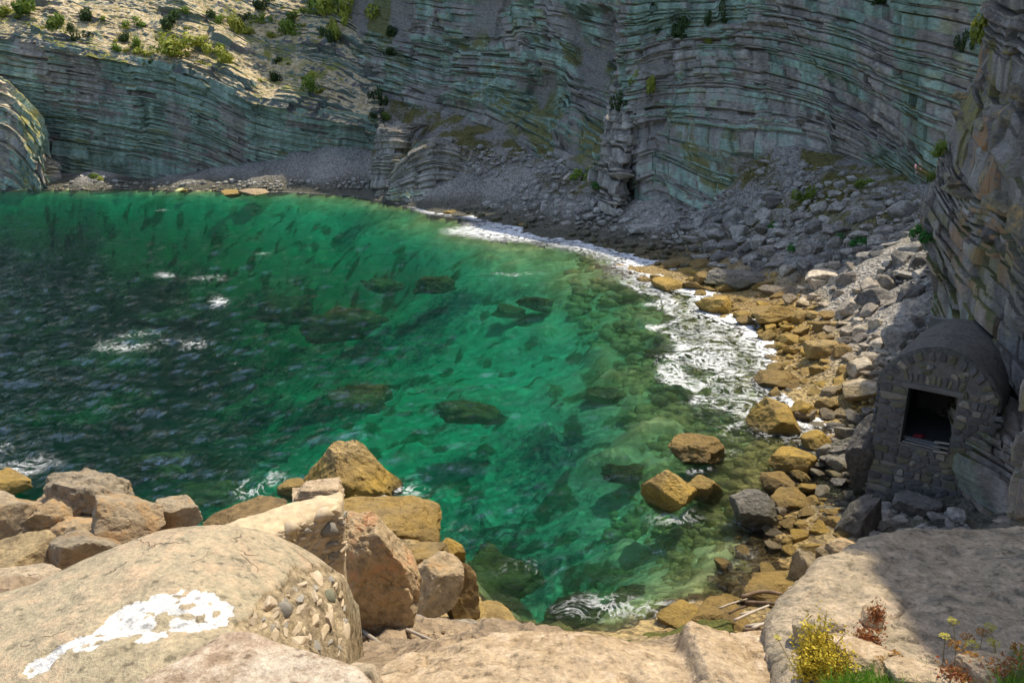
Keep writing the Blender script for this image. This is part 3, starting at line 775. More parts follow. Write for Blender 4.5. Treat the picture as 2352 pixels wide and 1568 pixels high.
# near wall on the right
NEAR = [[(2250, 950, 45), (2240, 840, 47), (2230, 750, 48), (2220, 610, 49), (2225, 520, 50), (2255, 400, 51), (2290, 270, 53), (2330, 150, 54), (2350, 0, 55), (2440, -430, 58)],
        [(2150, 900, 34), (2140, 790, 35.5), (2134, 700, 36.5), (2125, 560, 37), (2119, 470, 37.5), (2154, 362, 38.5), (2200, 230, 39.6), (2255, 120, 40.4), (2275, -20, 41.6), (2380, -450, 45)],
        [(2240, 1150, 27.2), (2235, 980, 29), (2210, 850, 30.8), (2205, 700, 32.5), (2200, 590, 33.5), (2215, 480, 34), (2250, 330, 34.6), (2290, 190, 35.4), (2315, 10, 36.4), (2400, -500, 39)],
        [(2235, 1290, 22.6), (2222, 1110, 24.0), (2216, 960, 25.1), (2240, 800, 26.9), (2265, 660, 28.6), (2290, 520, 29.5), (2310, 350, 29.9), (2335, 200, 30.5), (2360, 10, 31.3), (2440, -560, 33)],
        [(2380, 1390, 19), (2375, 1230, 21), (2370, 1080, 22.5), (2370, 920, 24), (2370, 760, 25), (2370, 620, 25.5), (2380, 450, 26.1), (2400, 290, 26.6), (2420, 80, 27.4), (2500, -620, 29)],
        [(2520, 1520, 16), (2510, 1350, 17.5), (2500, 1200, 19), (2500, 1040, 20), (2500, 880, 21), (2500, 740, 21.5), (2510, 560, 22), (2520, 400, 22.5), (2540, 190, 23.2), (2620, -700, 24.5)]]
NEAR = rows_px(NEAR)
for (x0, y0, zs) in ((10.4, 14.6, (-1, 1, 3, 5.5, 8, 10.5, 14, 18, 22, 30.0)), (8.9, 10.5, (2, 4, 6, 8, 10, 12, 15, 18.5, 22.5, 30.0)), (8.4, 5.0, (6, 7, 8, 9.5, 11, 13, 16, 19, 23, 30.0)), (9.5, -1.0, (8, 9, 10, 11, 12, 14, 17, 20, 23, 30.0))):
    NEAR.append([np.array((x0 + 0.012 * max(zz - 6, 0), y0 + 0.02 * zz, zz)) for zz in zs])  # unseen columns beside the viewpoint, placed and raised to shade the slab
rows = np.swapaxes(np.array(NEAR), 0, 1)
me, XN, NN = cliff_mesh('near_cliff', rows, 0.085, (0.26, 0.75), 0.42, 85, (1.2, 4.0), 0.5, 0.2, 0.30, 0.5, rough=0.10, fine_to=8, fault=0.0)
near_cliff = struct('near_cliff', me, M_near)
# ------------------------------------------------------------------ rock shapes
from mathutils.bvhtree import BVHTree
_ico = {}
def ico(sub):
    if sub not in _ico:
        bm = bmesh.new()
        bmesh.ops.create_icosphere(bm, subdivisions=sub, radius=1.0)
        bm.verts.ensure_lookup_table()
        v = np.array([q.co[:] for q in bm.verts]); f = np.array([[q.index for q in t.verts] for t in bm.faces])
        bm.free()
        _ico[sub] = (v / np.linalg.norm(v, axis=1, keepdims=True), f)
    return _ico[sub]
def rock_shape(seed, sub=3, dims=(1, 1, 1), k=36, cuts=11, boxy=0.7, rough=0.06, freq=2.6, cracks=0.0, jit=0.22, spin=True, peak=0.0):
    """faceted stone: a soft intersection of jittered planes, then broken up with noise; unit half size times dims"""
    r = np.random.default_rng(seed)
    D, F = ico(sub)
    ax = np.eye(3)
    R = np.array(Euler((r.uniform(-.35, .35), r.uniform(-.35, .35), r.uniform(0, 6.28))).to_matrix()) if spin else np.eye(3)
    nrm, dst = [], []
    for a in range(3):
        for s in (-1, 1):
            n = ax[a] * s + r.normal(0, jit, 3)
            nrm.append(n / np.linalg.norm(n)); dst.append(r.uniform(0.78, 1.0) * (boxy + (1 - boxy) * r.uniform(0.9, 1.3)))
    for _ in range(cuts):
        n = r.normal(0, 1, 3)
        nrm.append(n / np.linalg.norm(n)); dst.append(r.uniform(0.72, 1.15))
    nrm = np.array(nrm) @ R.T
    dt = np.clip(D @ nrm.T, 0, None) / np.array(dst)
    rad = 1.0 / ((dt ** k).sum(1) ** (1.0 / k) + 1e-6)
    rad = np.clip(rad, 0.3, 1.6)
    V = D * rad[:, None]
    if rough: rad2 = rough * fbm(V, freq, 5, seed + 3, 0.6) + rough * 0.9 * fbm(V, freq * 0.5, 3, seed + 5, 0.5, True)
    else: rad2 = 0
    if cracks: rad2 = rad2 - cracks * np.clip(1 - np.abs(fbm(V, freq * 0.7, 3, seed + 9)) * 9, 0, 1)
    V = V * (1 + rad2)[:, None] if rough else V
    if peak: V[:, :2] *= (1 - peak * np.clip(V[:, 2:3], -0.6, 1.0))
    return V * np.array(dims), F
def rock_obj(name, mat, loc, dims, seed, sub=4, rotz=0.0, tilt=(0, 0), smooth=True, parent=None, **kw):
    V, F = rock_shape(seed, sub, dims, **kw)
    o = link(name, mesh_np(name, V, F, smooth), mat, parent)
    o.location = loc
    o.rotation_euler = (tilt[0], tilt[1], rotz)
    return o
ROCKS = [mesh_np('stone_shape', *rock_shape(300 + i, 2, (1, 1, 1), 40, 8, 0.75, 0.06, 1.8), False) for i in range(10)]
ROCKS_HI = [mesh_np('boulder_shape', *rock_shape(400 + i, 4, (1, 1, 1), 90, 8, 0.72, 0.05, 3.4, 0.03), False) for i in range(12)]
ROCKS_BOX = [mesh_np('block_shape', *rock_shape(600 + i, 3, (1, 1, 1), 60, 5, 0.95, 0.07, 2.2, 0.0, 0.12, False), False) for i in range(10)]
ROCKS_SLAB = [mesh_np('cliff_block_shape', *rock_shape(640 + i, 4, (1, 1, 1), 60, 6, 0.92, 0.08, 2.8, 0.04, 0.12, False), False) for i in range(10)]
ROCKS_ROUND = [mesh_np('cobble_shape', *rock_shape(500 + i, 2, (1, 1, 1), 7, 6, 0.9, 0.05, 1.4), True) for i in range(5)]
_matmesh = {}
def with_mat(me, mat):
    key = (me.name, mat.name)
    if key not in _matmesh:
        c = me.copy(); c.materials.clear(); c.materials.append(mat)
        _matmesh[key] = c
    return _matmesh[key]
def bvh_of(o):
    me = o.data
    v = np.empty(len(me.vertices) * 3, np.float32); me.vertices.foreach_get('co', v)
    l = np.empty(len(me.loops), np.int32); me.loops.foreach_get('vertex_index', l)
    k = len(me.loops) // len(me.polygons)
    mw = np.array(o.matrix_world if o.matrix_world else Matrix())
    return BVHTree.FromPolygons(v.reshape(-1, 3).tolist(), l.reshape(-1, k).tolist())
_bvh = {}
def hit(names, px, py):
    best = None
    d = Vector(ray(px, py)).normalized()
    for n in names:
        if n not in _bvh: _bvh[n] = bvh_of(bpy.data.objects[n])
        loc, nor, idx, dist = _bvh[n].ray_cast(Vector((0, 0, CAM_H)), d)
        if loc is not None and (best is None or dist < best[2]):
            if nor.dot(d) > 0: nor = -nor
            best = (loc, nor, dist)
    return best
def in_poly(px, py, poly):
    px = np.asarray(px, float); py = np.asarray(py, float)
    ins = np.zeros(px.shape, bool)
    j = len(poly) - 1
    for i in range(len(poly)):
        xi, yi = poly[i]; xj, yj = poly[j]
        c = ((yi > py) != (yj > py)) & (px < (xj - xi) * (py - yi) / (yj - yi + 1e-12) + xi)
        ins ^= c
        j = i
    return ins

# ------------------------------------------------------------------ named boulders
def boulder(name, label, mat, px, py, w, h, Y=None, z=None, seed=0, dep=0.9, sink=0.25, group=None, cat='boulder', rotz=None, tilt=(0, 0), sub=5, **kw):
    """a boulder whose outline is about w x h picture units round (px, py); it stands on the ground, on the height z, or Y metres ahead"""
    if Y is not None: c = P(px, py, Y)
    elif z is not None: c = G(px, py + h * 0.42, z)
    else:
        c = ground_at([px], [py + h * 0.42])[0]
        c[2] = max(c[2], -0.3)
    dpt = c[1] * _cp + (CAM_H - c[2]) * _sp
    W = w * dpt / FPX
    H = h * dpt / FPX
    dx = W / 2
    dz = H / 2 * 0.95
    dy = dx * dep
    if Y is None:
        c = c + np.array((0, dy * 0.55, dz * (1 - sink * 2) * 0.9))
    o = rock_obj(name, mat, tuple(c), (dx * 1.04, dy, dz * (1.0 + sink * 0.5)), seed, sub, 0.0, tilt, False, None, **{'rough': 0.055, 'freq': 3.2, 'cracks': 0.035, **kw, 'k': kw.get('k', 14) * 4 + 14})
    if rotz: o.rotation_euler[2] = rotz
    return tag(o, label, cat, group)

GB = 'boulders along the shore'
BIG = [
 # left foreground
 ('boulder', 'orange brown boulder at the left edge of the picture beside the dark hollow', M_rock_left, -40, 1235, 210, 190, dict(Y=17.5, seed=1, k=10)),
 ('boulder', 'pale knobbly boulder standing highest on the left shore', M_rock_left, 232, 1152, 140, 128, dict(Y=18.6, seed=62, k=9, rough=0.12)),
 ('boulder', 'brown boulder overhanging the dark hollow on the left shore', M_rock_left, 150, 1182, 150, 120, dict(Y=18.2, seed=3, k=9, rough=0.1)),
 ('boulder', 'large boulder in deep shadow below the knobbly pale one', M_rock_left, 165, 1262, 190, 130, dict(Y=17.4, seed=14, k=8, rough=0.1)),
 ('boulder', 'grey cracked boulder behind the plastered vault', M_rock_left, 302, 1200, 150, 105, dict(Y=15.5, seed=15, k=10, cracks=0.05)),
 ('boulder', 'squarish tan boulder right of the grey cracked one', M_rock_left, 402, 1182, 96, 80, dict(Y=16.2, seed=26, k=14)),
 ('boulder', 'low brown rock sloping down behind the vault crest', M_rock_left, 185, 1272, 130, 110, dict(Y=14.6, seed=37, k=8)),
 ('boulder', 'golden brown rock in the lower left, under the shaded boulder', M_rock_gold, 50, 1296, 190, 100, dict(Y=14.5, seed=8, k=8)),
 ('boulder', 'grey rough rock at the left edge just behind the vault', M_slab_grey, 40, 1348, 190, 80, dict(Y=11.0, seed=19, k=9)),
 ('boulder', 'half drowned golden rock at the far left waterline', M_rock_gold, -10, 1115, 90, 60, dict(z=0.0, seed=20, k=9)),
 # middle
 ('sea_stack', 'peaked golden rock standing alone in the sea above the wall end', M_rock_gold, 785, 1082, 158, 150, dict(z=0.0, seed=111, k=9, rough=0.13, cuts=12, sink=0.2, peak=0.42)),
 ('boulder', 'low yellow rock washed by waves beside the sea rock', M_rock_gold, 680, 1125, 80, 40, dict(z=-0.1, seed=12, k=9)),
 ('boulder', 'rounded brown boulder with a bright yellow skirt at the waterline', M_rock_gold, 908, 1216, 200, 104, dict(z=0.0, seed=13, k=7, sink=0.15)),
 ('boulder', 'block shaped brown boulder at the tip of the rocky point', M_rock_gold, 1034, 1266, 60, 78, dict(z=0.0, seed=24, k=12, sink=0.15)),
 ('boulder', 'olive brown boulder lying between yellow skirted rock and tan rock', M_rock_gold, 950, 1296, 150, 76, dict(Y=20.3, seed=35, k=9)),
 ('boulder', 'flat faced tan grey boulder leaning on the rocky point', M_rock_left, 990, 1345, 120, 120, dict(Y=17.6, seed=16, k=14)),
 ('boulder', 'yellow green boulder with a patch of moss dipping into the water', M_rock_gold, 1056, 1378, 74, 116, dict(Y=17.9, seed=17, k=12)),
 ('boulder', 'low dark weedy rock at the water edge below the mossy boulder', M_rock_gold, 1130, 1436, 110, 46, dict(Y=17.6, seed=18, k=8)),
 ('boulder', 'long slanting pink and orange limestone boulder beneath the rubble wall end', M_rock_tan, 852, 1306, 168, 292, dict(Y=11.9, seed=29, k=10, rough=0.09, cracks=0.06, sub=6, tilt=(0.1, -0.56))),
 ('boulder', 'dark brown weedy rock peeping out behind the plastered vault', M_rock_gold, 580, 1188, 150, 44, dict(Y=18.5, seed=21, k=8)),
 # in the water on the right
 ('boulder', 'jagged golden rock standing in clear shallows left of the beach', M_rock_gold, 1612, 1028, 112, 62, dict(z=0.0, seed=22, k=9, rough=0.1)),
 ('boulder', 'rounded golden rock awash in the clear pool', M_rock_gold, 1542, 1128, 108, 92, dict(z=0.0, seed=23, k=8, sink=0.15)),
 ('boulder', 'low brown rock just awash right of the rounded pool rock', M_rock_gold, 1618, 1120, 70, 60, dict(z=-0.25, seed=44, k=8)),
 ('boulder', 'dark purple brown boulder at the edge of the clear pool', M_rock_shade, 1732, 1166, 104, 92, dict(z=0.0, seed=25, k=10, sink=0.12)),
 # beach
 ('boulder', 'blocky brown boulder out at the tip of the stony point', M_rock_gold, 1547, 656, 66, 38, dict(seed=126, k=16)),
 ('boulder', 'brown stone at the foam edge left of the blocky boulder', M_rock_gold, 1478, 650, 36, 24, dict(seed=127, k=12)),
 ('boulder', 'pointed brown stone in the foam next to the blocky boulder', M_rock_gold, 1504, 640, 28, 26, dict(seed=128, k=12)),
 ('boulder', 'tall golden boulder facing the surf', M_rock_gold, 1645, 698, 66, 50, dict(seed=129, k=14)),
 ('boulder', 'flat brown slab resting above the surf', M_rock_gold, 1782, 726, 112, 44, dict(seed=130, k=16, sink=0.1)),
 ('boulder', 'brown wedge shaped boulder among sunlit cobbles', M_rock_gold, 1896, 804, 76, 46, dict(seed=131, k=18)),
 ('boulder', 'small brown boulder on the right of the wedge shaped one', M_rock_gold, 1938, 806, 40, 34, dict(seed=132, k=14)),
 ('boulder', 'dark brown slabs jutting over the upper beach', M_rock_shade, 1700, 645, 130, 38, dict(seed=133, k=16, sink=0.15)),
 ('boulder', 'sunlit beige slab in the middle of the beach', M_rock_beach, 1800, 672, 70, 30, dict(seed=134, k=16, sink=0.15)),
 ('boulder', 'sunlit beige block half in shade high on the beach', M_rock_beach, 1951, 640, 46, 36, dict(seed=135, k=16)),
 ('boulder', 'pale square boulder on the sunlit beach near the shadow edge', M_rock_beach, 1962, 702, 54, 42, dict(seed=136, k=16)),
 ('boulder', 'sunlit wide flat boulder beside the shade line', M_rock_beach, 1905, 638, 90, 26, dict(seed=137, k=14, sink=0.1)),
 ('boulder', 'grey block in shade in front of the near cliff foot', M_rock_grey, 2095, 673, 62, 52, dict(seed=138, k=18)),
 ('boulder', 'long grey boulder in shade lying left of the grey block', M_rock_grey, 2028, 680, 70, 40, dict(seed=139, k=16)),
 ('boulder', 'dark grey angular boulder above the stone vault', M_rock_grey, 2075, 770, 76, 60, dict(seed=140, k=12)),
 ('boulder', 'pale rounded boulder left of the stone vault', M_rock_beach, 1985, 842, 60, 42, dict(seed=141, k=10)),
 ('boulder', 'broad pale ledge of rock with a dark pool below the vault', M_rock_beach, 1992, 897, 90, 40, dict(seed=142, k=12, sink=0.1)),
 ('boulder', 'flat golden slab swept by foam', M_rock_gold, 1793, 881, 98, 44, dict(seed=143, k=14, sink=0.12)),
 ('boulder', 'large golden boulder with flat left face at the waterline', M_rock_gold, 1792, 966, 108, 80, dict(seed=144, k=14)),
 ('boulder', 'golden boulder close behind the large flat faced one', M_rock_gold, 1850, 940, 60, 52, dict(seed=145, k=12)),
 ('boulder', 'mottled golden boulder lower on the beach beside the shadow', M_rock_gold, 1829, 1060, 92, 66, dict(seed=146, k=10)),
 ('boulder', 'bright yellow boulder at the edge of the clear shallows', M_rock_gold, 1876, 1012, 66, 46, dict(seed=147, k=12)),
 ('boulder', 'rounded golden boulder just above the dark purple one', M_rock_gold, 1796, 1110, 68, 48, dict(seed=148, k=9)),
 ('boulder', 'golden boulder right of the dark purple one', M_rock_gold, 1818, 1148, 72, 46, dict(seed=149, k=10)),
 ('boulder', 'tall tan grey boulder left of the big sunlit slab', M_rock_left, 1855, 1318, 64, 92, dict(seed=150, k=12)),
 ('boulder', 'bright yellow slab of rock above the driftwood heap', M_rock_gold, 1790, 1362, 130, 46, dict(seed=151, k=12, sink=0.1)),
 ('boulder', 'rusty brown boulder tucked against the big sunlit slab', M_rock_tan, 1945, 1262, 60, 46, dict(seed=152, k=10)),
 ('boulder', 'brown rock left of the driftwood heap', M_rock_gold, 1572, 1424, 100, 44, dict(seed=153, k=9)),
 ('boulder', 'brown rock under the driftwood heap', M_rock_gold, 1668, 1428, 120, 52, dict(seed=154, k=9)),
 ('boulder', 'big dark boulder in shade below the stone vault doorway', M_rock_grey, 2120, 1170, 84, 64, dict(seed=155, k=12, Y=23.6)),
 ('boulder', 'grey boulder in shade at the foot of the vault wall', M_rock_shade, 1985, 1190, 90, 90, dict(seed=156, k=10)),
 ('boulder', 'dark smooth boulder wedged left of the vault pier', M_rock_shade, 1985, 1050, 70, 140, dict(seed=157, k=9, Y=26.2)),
 ('boulder', 'grey flat boulder on the upper beach below the folded cliff', M_rock_grey, 1684, 522, 58, 24, dict(seed=158, k=16, sink=0.1)),
 ('boulder', 'wide grey green flat boulder on the far beach', M_rock_grey, 1469, 526, 62, 24, dict(seed=159, k=14, sink=0.1)),
 ('boulder', 'grey block at the end of the lowest folded bed', M_rock_grey, 1694, 496, 50, 36, dict(seed=160, k=18)),
 ('boulder', 'grey angular block upright on the shaded scree', M_rock_grey, 1802, 490, 42, 38, dict(seed=161, k=20)),
 ('boulder', 'grey boulder in the middle of the shaded scree', M_rock_grey, 1744, 553, 38, 36, dict(seed=162, k=14)),
 ('boulder', 'grey block high on the scree against the folded cliff', M_rock_grey, 2075, 478, 52, 40, dict(seed=163, k=14)),
 ('boulder', 'pale boulder lying alone on the grassy talus', M_rock_beach, 1138, 328, 14, 18, dict(seed=164, k=14)),
 ('boulder', 'pale slab at the top of the grassy gully floor', M_rock_beach, 1312, 405, 30, 18, dict(seed=165, k=14)),
 ('boulder', 'long pale rock standing in the sea before the far headland', M_rock_tan, 577, 443, 62, 16, dict(seed=166, k=12, z=0.0, sink=0.1)),
 ('boulder', 'brown rock beside the long pale one in the far sea', M_rock_gold, 531, 444, 36, 16, dict(seed=167, k=10, z=0.0)),
 ('boulder', 'small golden rock at the far waterline before the headland', M_rock_gold, 420, 438, 16, 9, dict(seed=168, k=10, z=0.0)),
 ('boulder', 'small golden stones at the waterline below the promontory', M_rock_gold, 1035, 488, 30, 9, dict(seed=169, k=10, z=0.0)),
 ('boulder', 'brown stone in the foam of the far beach', M_rock_gold, 1200, 516, 24, 10, dict(seed=170, k=10, z=0.0)),
]
for nm, lb, mt, px, py, w, h, kw in BIG:
    boulder(nm, lb, mt, px, py, w, h, group=GB, **{**dict(sub=5 if w > 95 else 4), **kw})
# sunken rocks seen through the water
SUNK = [('sunken rock lying long and pale farthest out in the green water', 995, 635, 76, 20, .25), ('dark sunken rock left of the farthest pale one', 878, 640, 70, 16, .5), ('wide mottled sunken rock in the middle of the bay', 775, 716, 130, 44, .35),
        ('faint sunken rock under the drifting foam on the left', 395, 706, 110, 34, .9), ('dim sunken rock in line with the mottled one towards the left', 640, 684, 120, 26, .9), ('sunken brown rock off the breaking surf', 1230, 682, 62, 20, .2), ('sunken brown rock nearest the first foam streak', 1165, 700, 60, 18, .6),
        ('pale crested sunken rock in the centre of the near bay', 830, 898, 100, 36, .4), ('dark sunken boulder in the green pool below centre', 1075, 925, 110, 50, .7), ('dark round sunken boulder seen through clear water', 1435, 1072, 74, 60, .35), ('sunken boulder on the right of the centre, speckled with weed', 1380, 890, 70, 30, .5),
        ('broad dark sunken ledge off the rocky point', 1150, 1290, 170, 60, .8), ('pale sunken boulder beside the mossy rock', 1120, 1372, 90, 50, .35), ('sunken olive boulder near the bottom of the pool', 1330, 1385, 120, 50, .35), ('sunken mottled boulder left of the driftwood', 1500, 1350, 120, 60, .35),
        ('sunken rock beside the yellow slab in the shallow pool', 1620, 1330, 100, 50, .2), ('sunken tan rock between surf streaks', 1520, 800, 60, 20, .12), ('sunken golden boulder in the wash below the surf', 1600, 860, 60, 24, .12), ('sunken dark rock off the left shore', 470, 1105, 120, 30, .9), ('sunken olive rock off the left shore boulders', 360, 1040, 110, 26, 1.0)]
for i, (lb, px, py, w, h, dz) in enumerate(SUNK):
    dz = dz + 0.45
    c = G(px, py, -dz)
    dp = c[1] * _cp + (CAM_H + dz) * _sp
    W = w * dp / FPX / 2
    o = rock_obj('sunken_rock', M_rock_sunk, (c[0], c[1], -dz - W * 0.5), (W * 1.2, W * 0.9, W * 0.42), 700 + i, 5, 0, (0, 0), True, None, k=9, rough=0.34, freq=2.0)
    tag(o, lb, 'rock', 'rocks under the water')
# ------------------------------------------------------------------ loose stones of the beach
ZONES = [  # polygon, tries, min and max width in picture units, skew
 ([(1030, 486), (1120, 470), (1240, 430), (1400, 440), (1480, 466), (1560, 520), (1640, 510), (1680, 620), (1590, 640), (1500, 606), (1330, 548), (1180, 518)], 3000, 5, 28, 2.3, 'far'),
 ([(1560, 520), (1690, 482), (1760, 440), (1860, 470), (2000, 500), (2130, 560), (2136, 700), (2040, 640), (1960, 600), (1760, 630), (1600, 610)], 3000, 6, 42, 2.5, 'scree'),
 ([(1480, 606), (1600, 612), (1760, 632), (1960, 604), (2040, 650), (2136, 720), (2120, 800), (2060, 820), (2030, 860), (1960, 940), (1860, 900), (1770, 800), (1720, 752), (1640, 712), (1570, 668)], 5200, 6, 38, 2.4, 'sunny'),
 ([(1770, 800), (1850, 890), (1960, 900), (2020, 900), (2010, 1020), (1990, 1120), (2180, 1180), (2300, 1260), (2000, 1250), (1900, 1330), (1800, 1390), (1700, 1400), (1640, 1330), (1690, 1240), (1790, 1170), (1780, 1110), (1840, 1010), (1740, 960), (1760, 860)], 5200, 8, 42, 2.3, 'gold'),
 ([(120, 440), (640, 440), (850, 434), (840, 408), (600, 418), (420, 418), (300, 420), (200, 404)], 2000, 3, 16, 2.4, 'headland'),
 ([(1440, 420), (1560, 440), (1700, 440), (1700, 480), (1560, 520), (1480, 470)], 500, 5, 24, 2.4, 'far'),
 ([(800, 1440), (960, 1420), (1060, 1440), (1000, 1500), (860, 1530), (800, 1500)], 260, 6, 22, 2.6, 'platform'),
 ([(1000, 330), (1250, 345), (1390, 400), (1390, 445), (1230, 452), (1120, 420)], 1500, 5, 22, 2.2, 'talus'),
 ([(1690, 360), (1850, 372), (2060, 440), (2130, 470), (2130, 560), (1860, 470), (1760, 440)], 1200, 7, 30, 2.4, 'upper'),
]
cand = []
zr = np.random.default_rng(99)
for zi, (poly, n, w0, w1, sk, zone) in enumerate(ZONES):
    pp = np.array(poly)
    lo, hi = pp.min(0), pp.max(0)
    q = zr.uniform(lo, hi, (n * 2, 2))
    q = q[in_poly(q[:, 0], q[:, 1], poly)][:n]
    w = w0 + (w1 - w0) * zr.random(len(q)) ** (sk * 1.7)
    pts = ground_at(q[:, 0], q[:, 1], 14.0 if zone != 'platform' else 8.0)
    for (px, py), wi, p in zip(q, w, pts):
        if np.isfinite(p[0]) and p[2] > -0.5: cand.append((wi, px, py, p, zone))
cand.sort(key=lambda c: -c[0])
big_px = [(b[3], b[4], b[5], b[6]) for b in BIG]
kept, cells = [], {}
for c in cand:
    wi, px, py, p, zone = c
    if any(abs(px - a) < w * 0.42 + wi * 0.2 and abs(py - b) < h * 0.42 for a, b, w, h in big_px): continue
    ok = True
    gx, gy = int(px // 30), int(py // 30)
    for ix in range(gx - 2, gx + 3):
        for iy in range(gy - 2, gy + 3):
            for (x2, y2, w2) in cells.get((ix, iy), ()):
                if abs(px - x2) < 0.36 * (wi + w2) and abs(py - y2) < 0.22 * (wi + w2): ok = False
    if ok:
        cells.setdefault((gx, gy), []).append((px, py, wi))
        kept.append(c)
N_SINGLE = 300 - len(BIG)
SHAPE = ('blocky', 'flat', 'rounded', 'wedge shaped')
PLACE = {'far': ('the far beach below the talus', 'boulders of the far shaded beach'), 'scree': ('the shaded scree under the folded cliff', 'boulders on the shaded scree'),
         'sunny': ('the sunlit beach', 'boulders on the sunlit beach'), 'gold': ('the near shore by the clear pool', 'stones of the near shore'), 'headland': ('the shore at the foot of the far headland', 'rocks below the headland'),
         'talus': ('the grassy talus', 'rocks on the talus'), 'upper': ('the upper scree with grass', 'blocks of the upper scree')}
def stone_mat(zone, p):  # beige for sunlit zones, grey for shaded ones: light built into stone colour
    if zone == 'gold': return (M_rock_gold if zr.random() < 0.72 else M_rock_beach) if p[0] < 11.3 or p[1] > 33 else M_rock_grey
    if zone == 'sunny': return M_rock_gold if (p[2] < 0.5 + 1.1 * zr.random()) else M_rock_beach
    if zone == 'platform': return M_rock_tan
    if zone == 'headland': return M_rock_grey
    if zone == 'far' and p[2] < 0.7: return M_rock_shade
    return M_rock_grey
PREP = {'at', 'in', 'on', 'with', 'behind', 'beside', 'below', 'above', 'under', 'left', 'right', 'against', 'lying', 'left', 'out', 'near', 'among', 'beneath', 'resting', 'facing', 'jutting', 'just', 'before', 'to', 'next', 'wedged', 'tucked', 'swept', 'standing', 'half', 'dipping', 'leaning', 'closest', 'lower', 'high', 'overhanging', 'of', 'close'}
def shorten(lb, most=6):
    w = lb.split()
    if len(w) <= most: return lb
    k = most
    while k > 4 and w[k] not in PREP: k -= 1
    w = w[:k]
    while w[-1] in PREP or w[-1] in ('the', 'a', 'its'): w.pop()
    return ' '.join(w)
singles = []
small_v, small_f, off = {}, {}, {}
for i, (wi, px, py, p, zone) in enumerate(kept):
    dp = p[1] * _cp + (CAM_H - p[2]) * _sp
    W = wi * dp / FPX * 0.5
    kind = int(zr.choice(4, p=(0.4, 0.32, 0.13, 0.15)))
    d = {0: (1, .85, .72), 1: (1.1, .8, .36), 2: (.9, .85, .7), 3: (1.05, .75, .58)}[kind]
    d = np.array(d) * W * zr.uniform(0.85, 1.15, 3)
    rot = (zr.normal(0, 0.16), zr.normal(0, 0.16), zr.uniform(-0.6, 0.6) if zr.random() < 0.6 else zr.uniform(0, 6.28))
    if kind == 3: rot = (zr.normal(0.35, 0.1), zr.normal(0, .2), rot[2])
    z = max(p[2], -0.25) + d[2] * 0.42
    mt = stone_mat(zone, p)
    if i < N_SINGLE and zone != 'platform':
        src = ROCKS_HI if kind != 2 else ROCKS_HI[:3]
        me = with_mat(src[int(zr.integers(len(src)))], mt)
        o = link('boulder', me, None, None, (p[0], p[1] + d[1] * 0.3, z), rot, tuple(d))
        size = 'large' if wi > 34 else 'middling' if wi > 22 else 'small'
        tone = {'boulder_golden': 'golden', 'boulder_beach': 'beige', 'boulder_grey': 'grey', 'boulder_shore_dark': 'dark weedy'}[mt.name]
        where = PLACE[zone][0]
        side = ''
        if zone in ('sunny', 'gold', 'scree', 'far'):
            near = min(((abs(px - b[3]) + abs(py - b[4]), b) for b in BIG if 'boulder' in b[1] or 'slab' in b[1]), key=lambda t: t[0])[1]
            dx, dy = px - near[3], py - near[4]
            rel = ('to the right of' if dx > 0 else 'to the left of') if abs(dx) > abs(dy) else ('nearer than' if dy > 0 else 'behind')
            short = shorten(near[1])
            side = f'{rel} the {short}'
        lb = f'{size} {tone} {SHAPE[kind]} stone {side}' if side else f'{size} {tone} {SHAPE[kind]} stone on {where}'
        if len(lb.split()) > 13: lb = ' '.join(lb.split()[:13])
        tag(o, lb, 'boulder', PLACE[zone][1])
        singles.append((lb, px, o))
    else:
        key = mt.name
        sub = 1
        V, F = rock_shape(int(zr.integers(40)) + 900, sub, (1, 1, 1), 40, 6, 0.75, 0.0)
        M = np.array(Euler(rot).to_matrix())
        V = (V * d) @ M.T + np.array((p[0], p[1], z))
        n0 = off.get(key, 0)
        small_v.setdefault(key, []).append(V); small_f.setdefault(key, []).append(F + n0)
        off[key] = n0 + len(V)
by = {}
for lb, px, o in singles: by.setdefault(lb, []).append((px, o))
ORD = ('second', 'third', 'fourth', 'fifth', 'sixth', 'seventh', 'eighth', 'ninth')
for lb, lst in by.items():
    if len(lst) < 2: continue
    lst.sort(key=lambda t: t[0])
    for k, (px, o) in enumerate(lst):
        pre = 'leftmost' if k == 0 else 'rightmost' if k == len(lst) - 1 else f'{ORD[k - 1]} from left'
        o['label'] = f'{pre} {lb}'
# everything smaller: one mass of cobbles per kind of stone
COB = {'boulder_tan': ('rubble', 'tan chips of rock strewn over the platform below the wall'), 'boulder_golden': ('cobbles', 'golden wet cobbles filling the near shore between the boulders'), 'boulder_beach': ('cobbles', 'beige cobbles covering the sunlit beach'),
       'boulder_grey': ('scree', 'grey broken scree covering the shaded beach and talus'), 'boulder_shore_dark': ('cobbles', 'dark weedy cobbles along the far waterline')}
for key in small_v:
    o = link(COB[key][0], mesh_np('cobbles', np.concatenate(small_v[key]), np.concatenate(small_f[key]), False), bpy.data.materials[key])
    tag(o, COB[key][1], 'cobbles', kind='stuff')
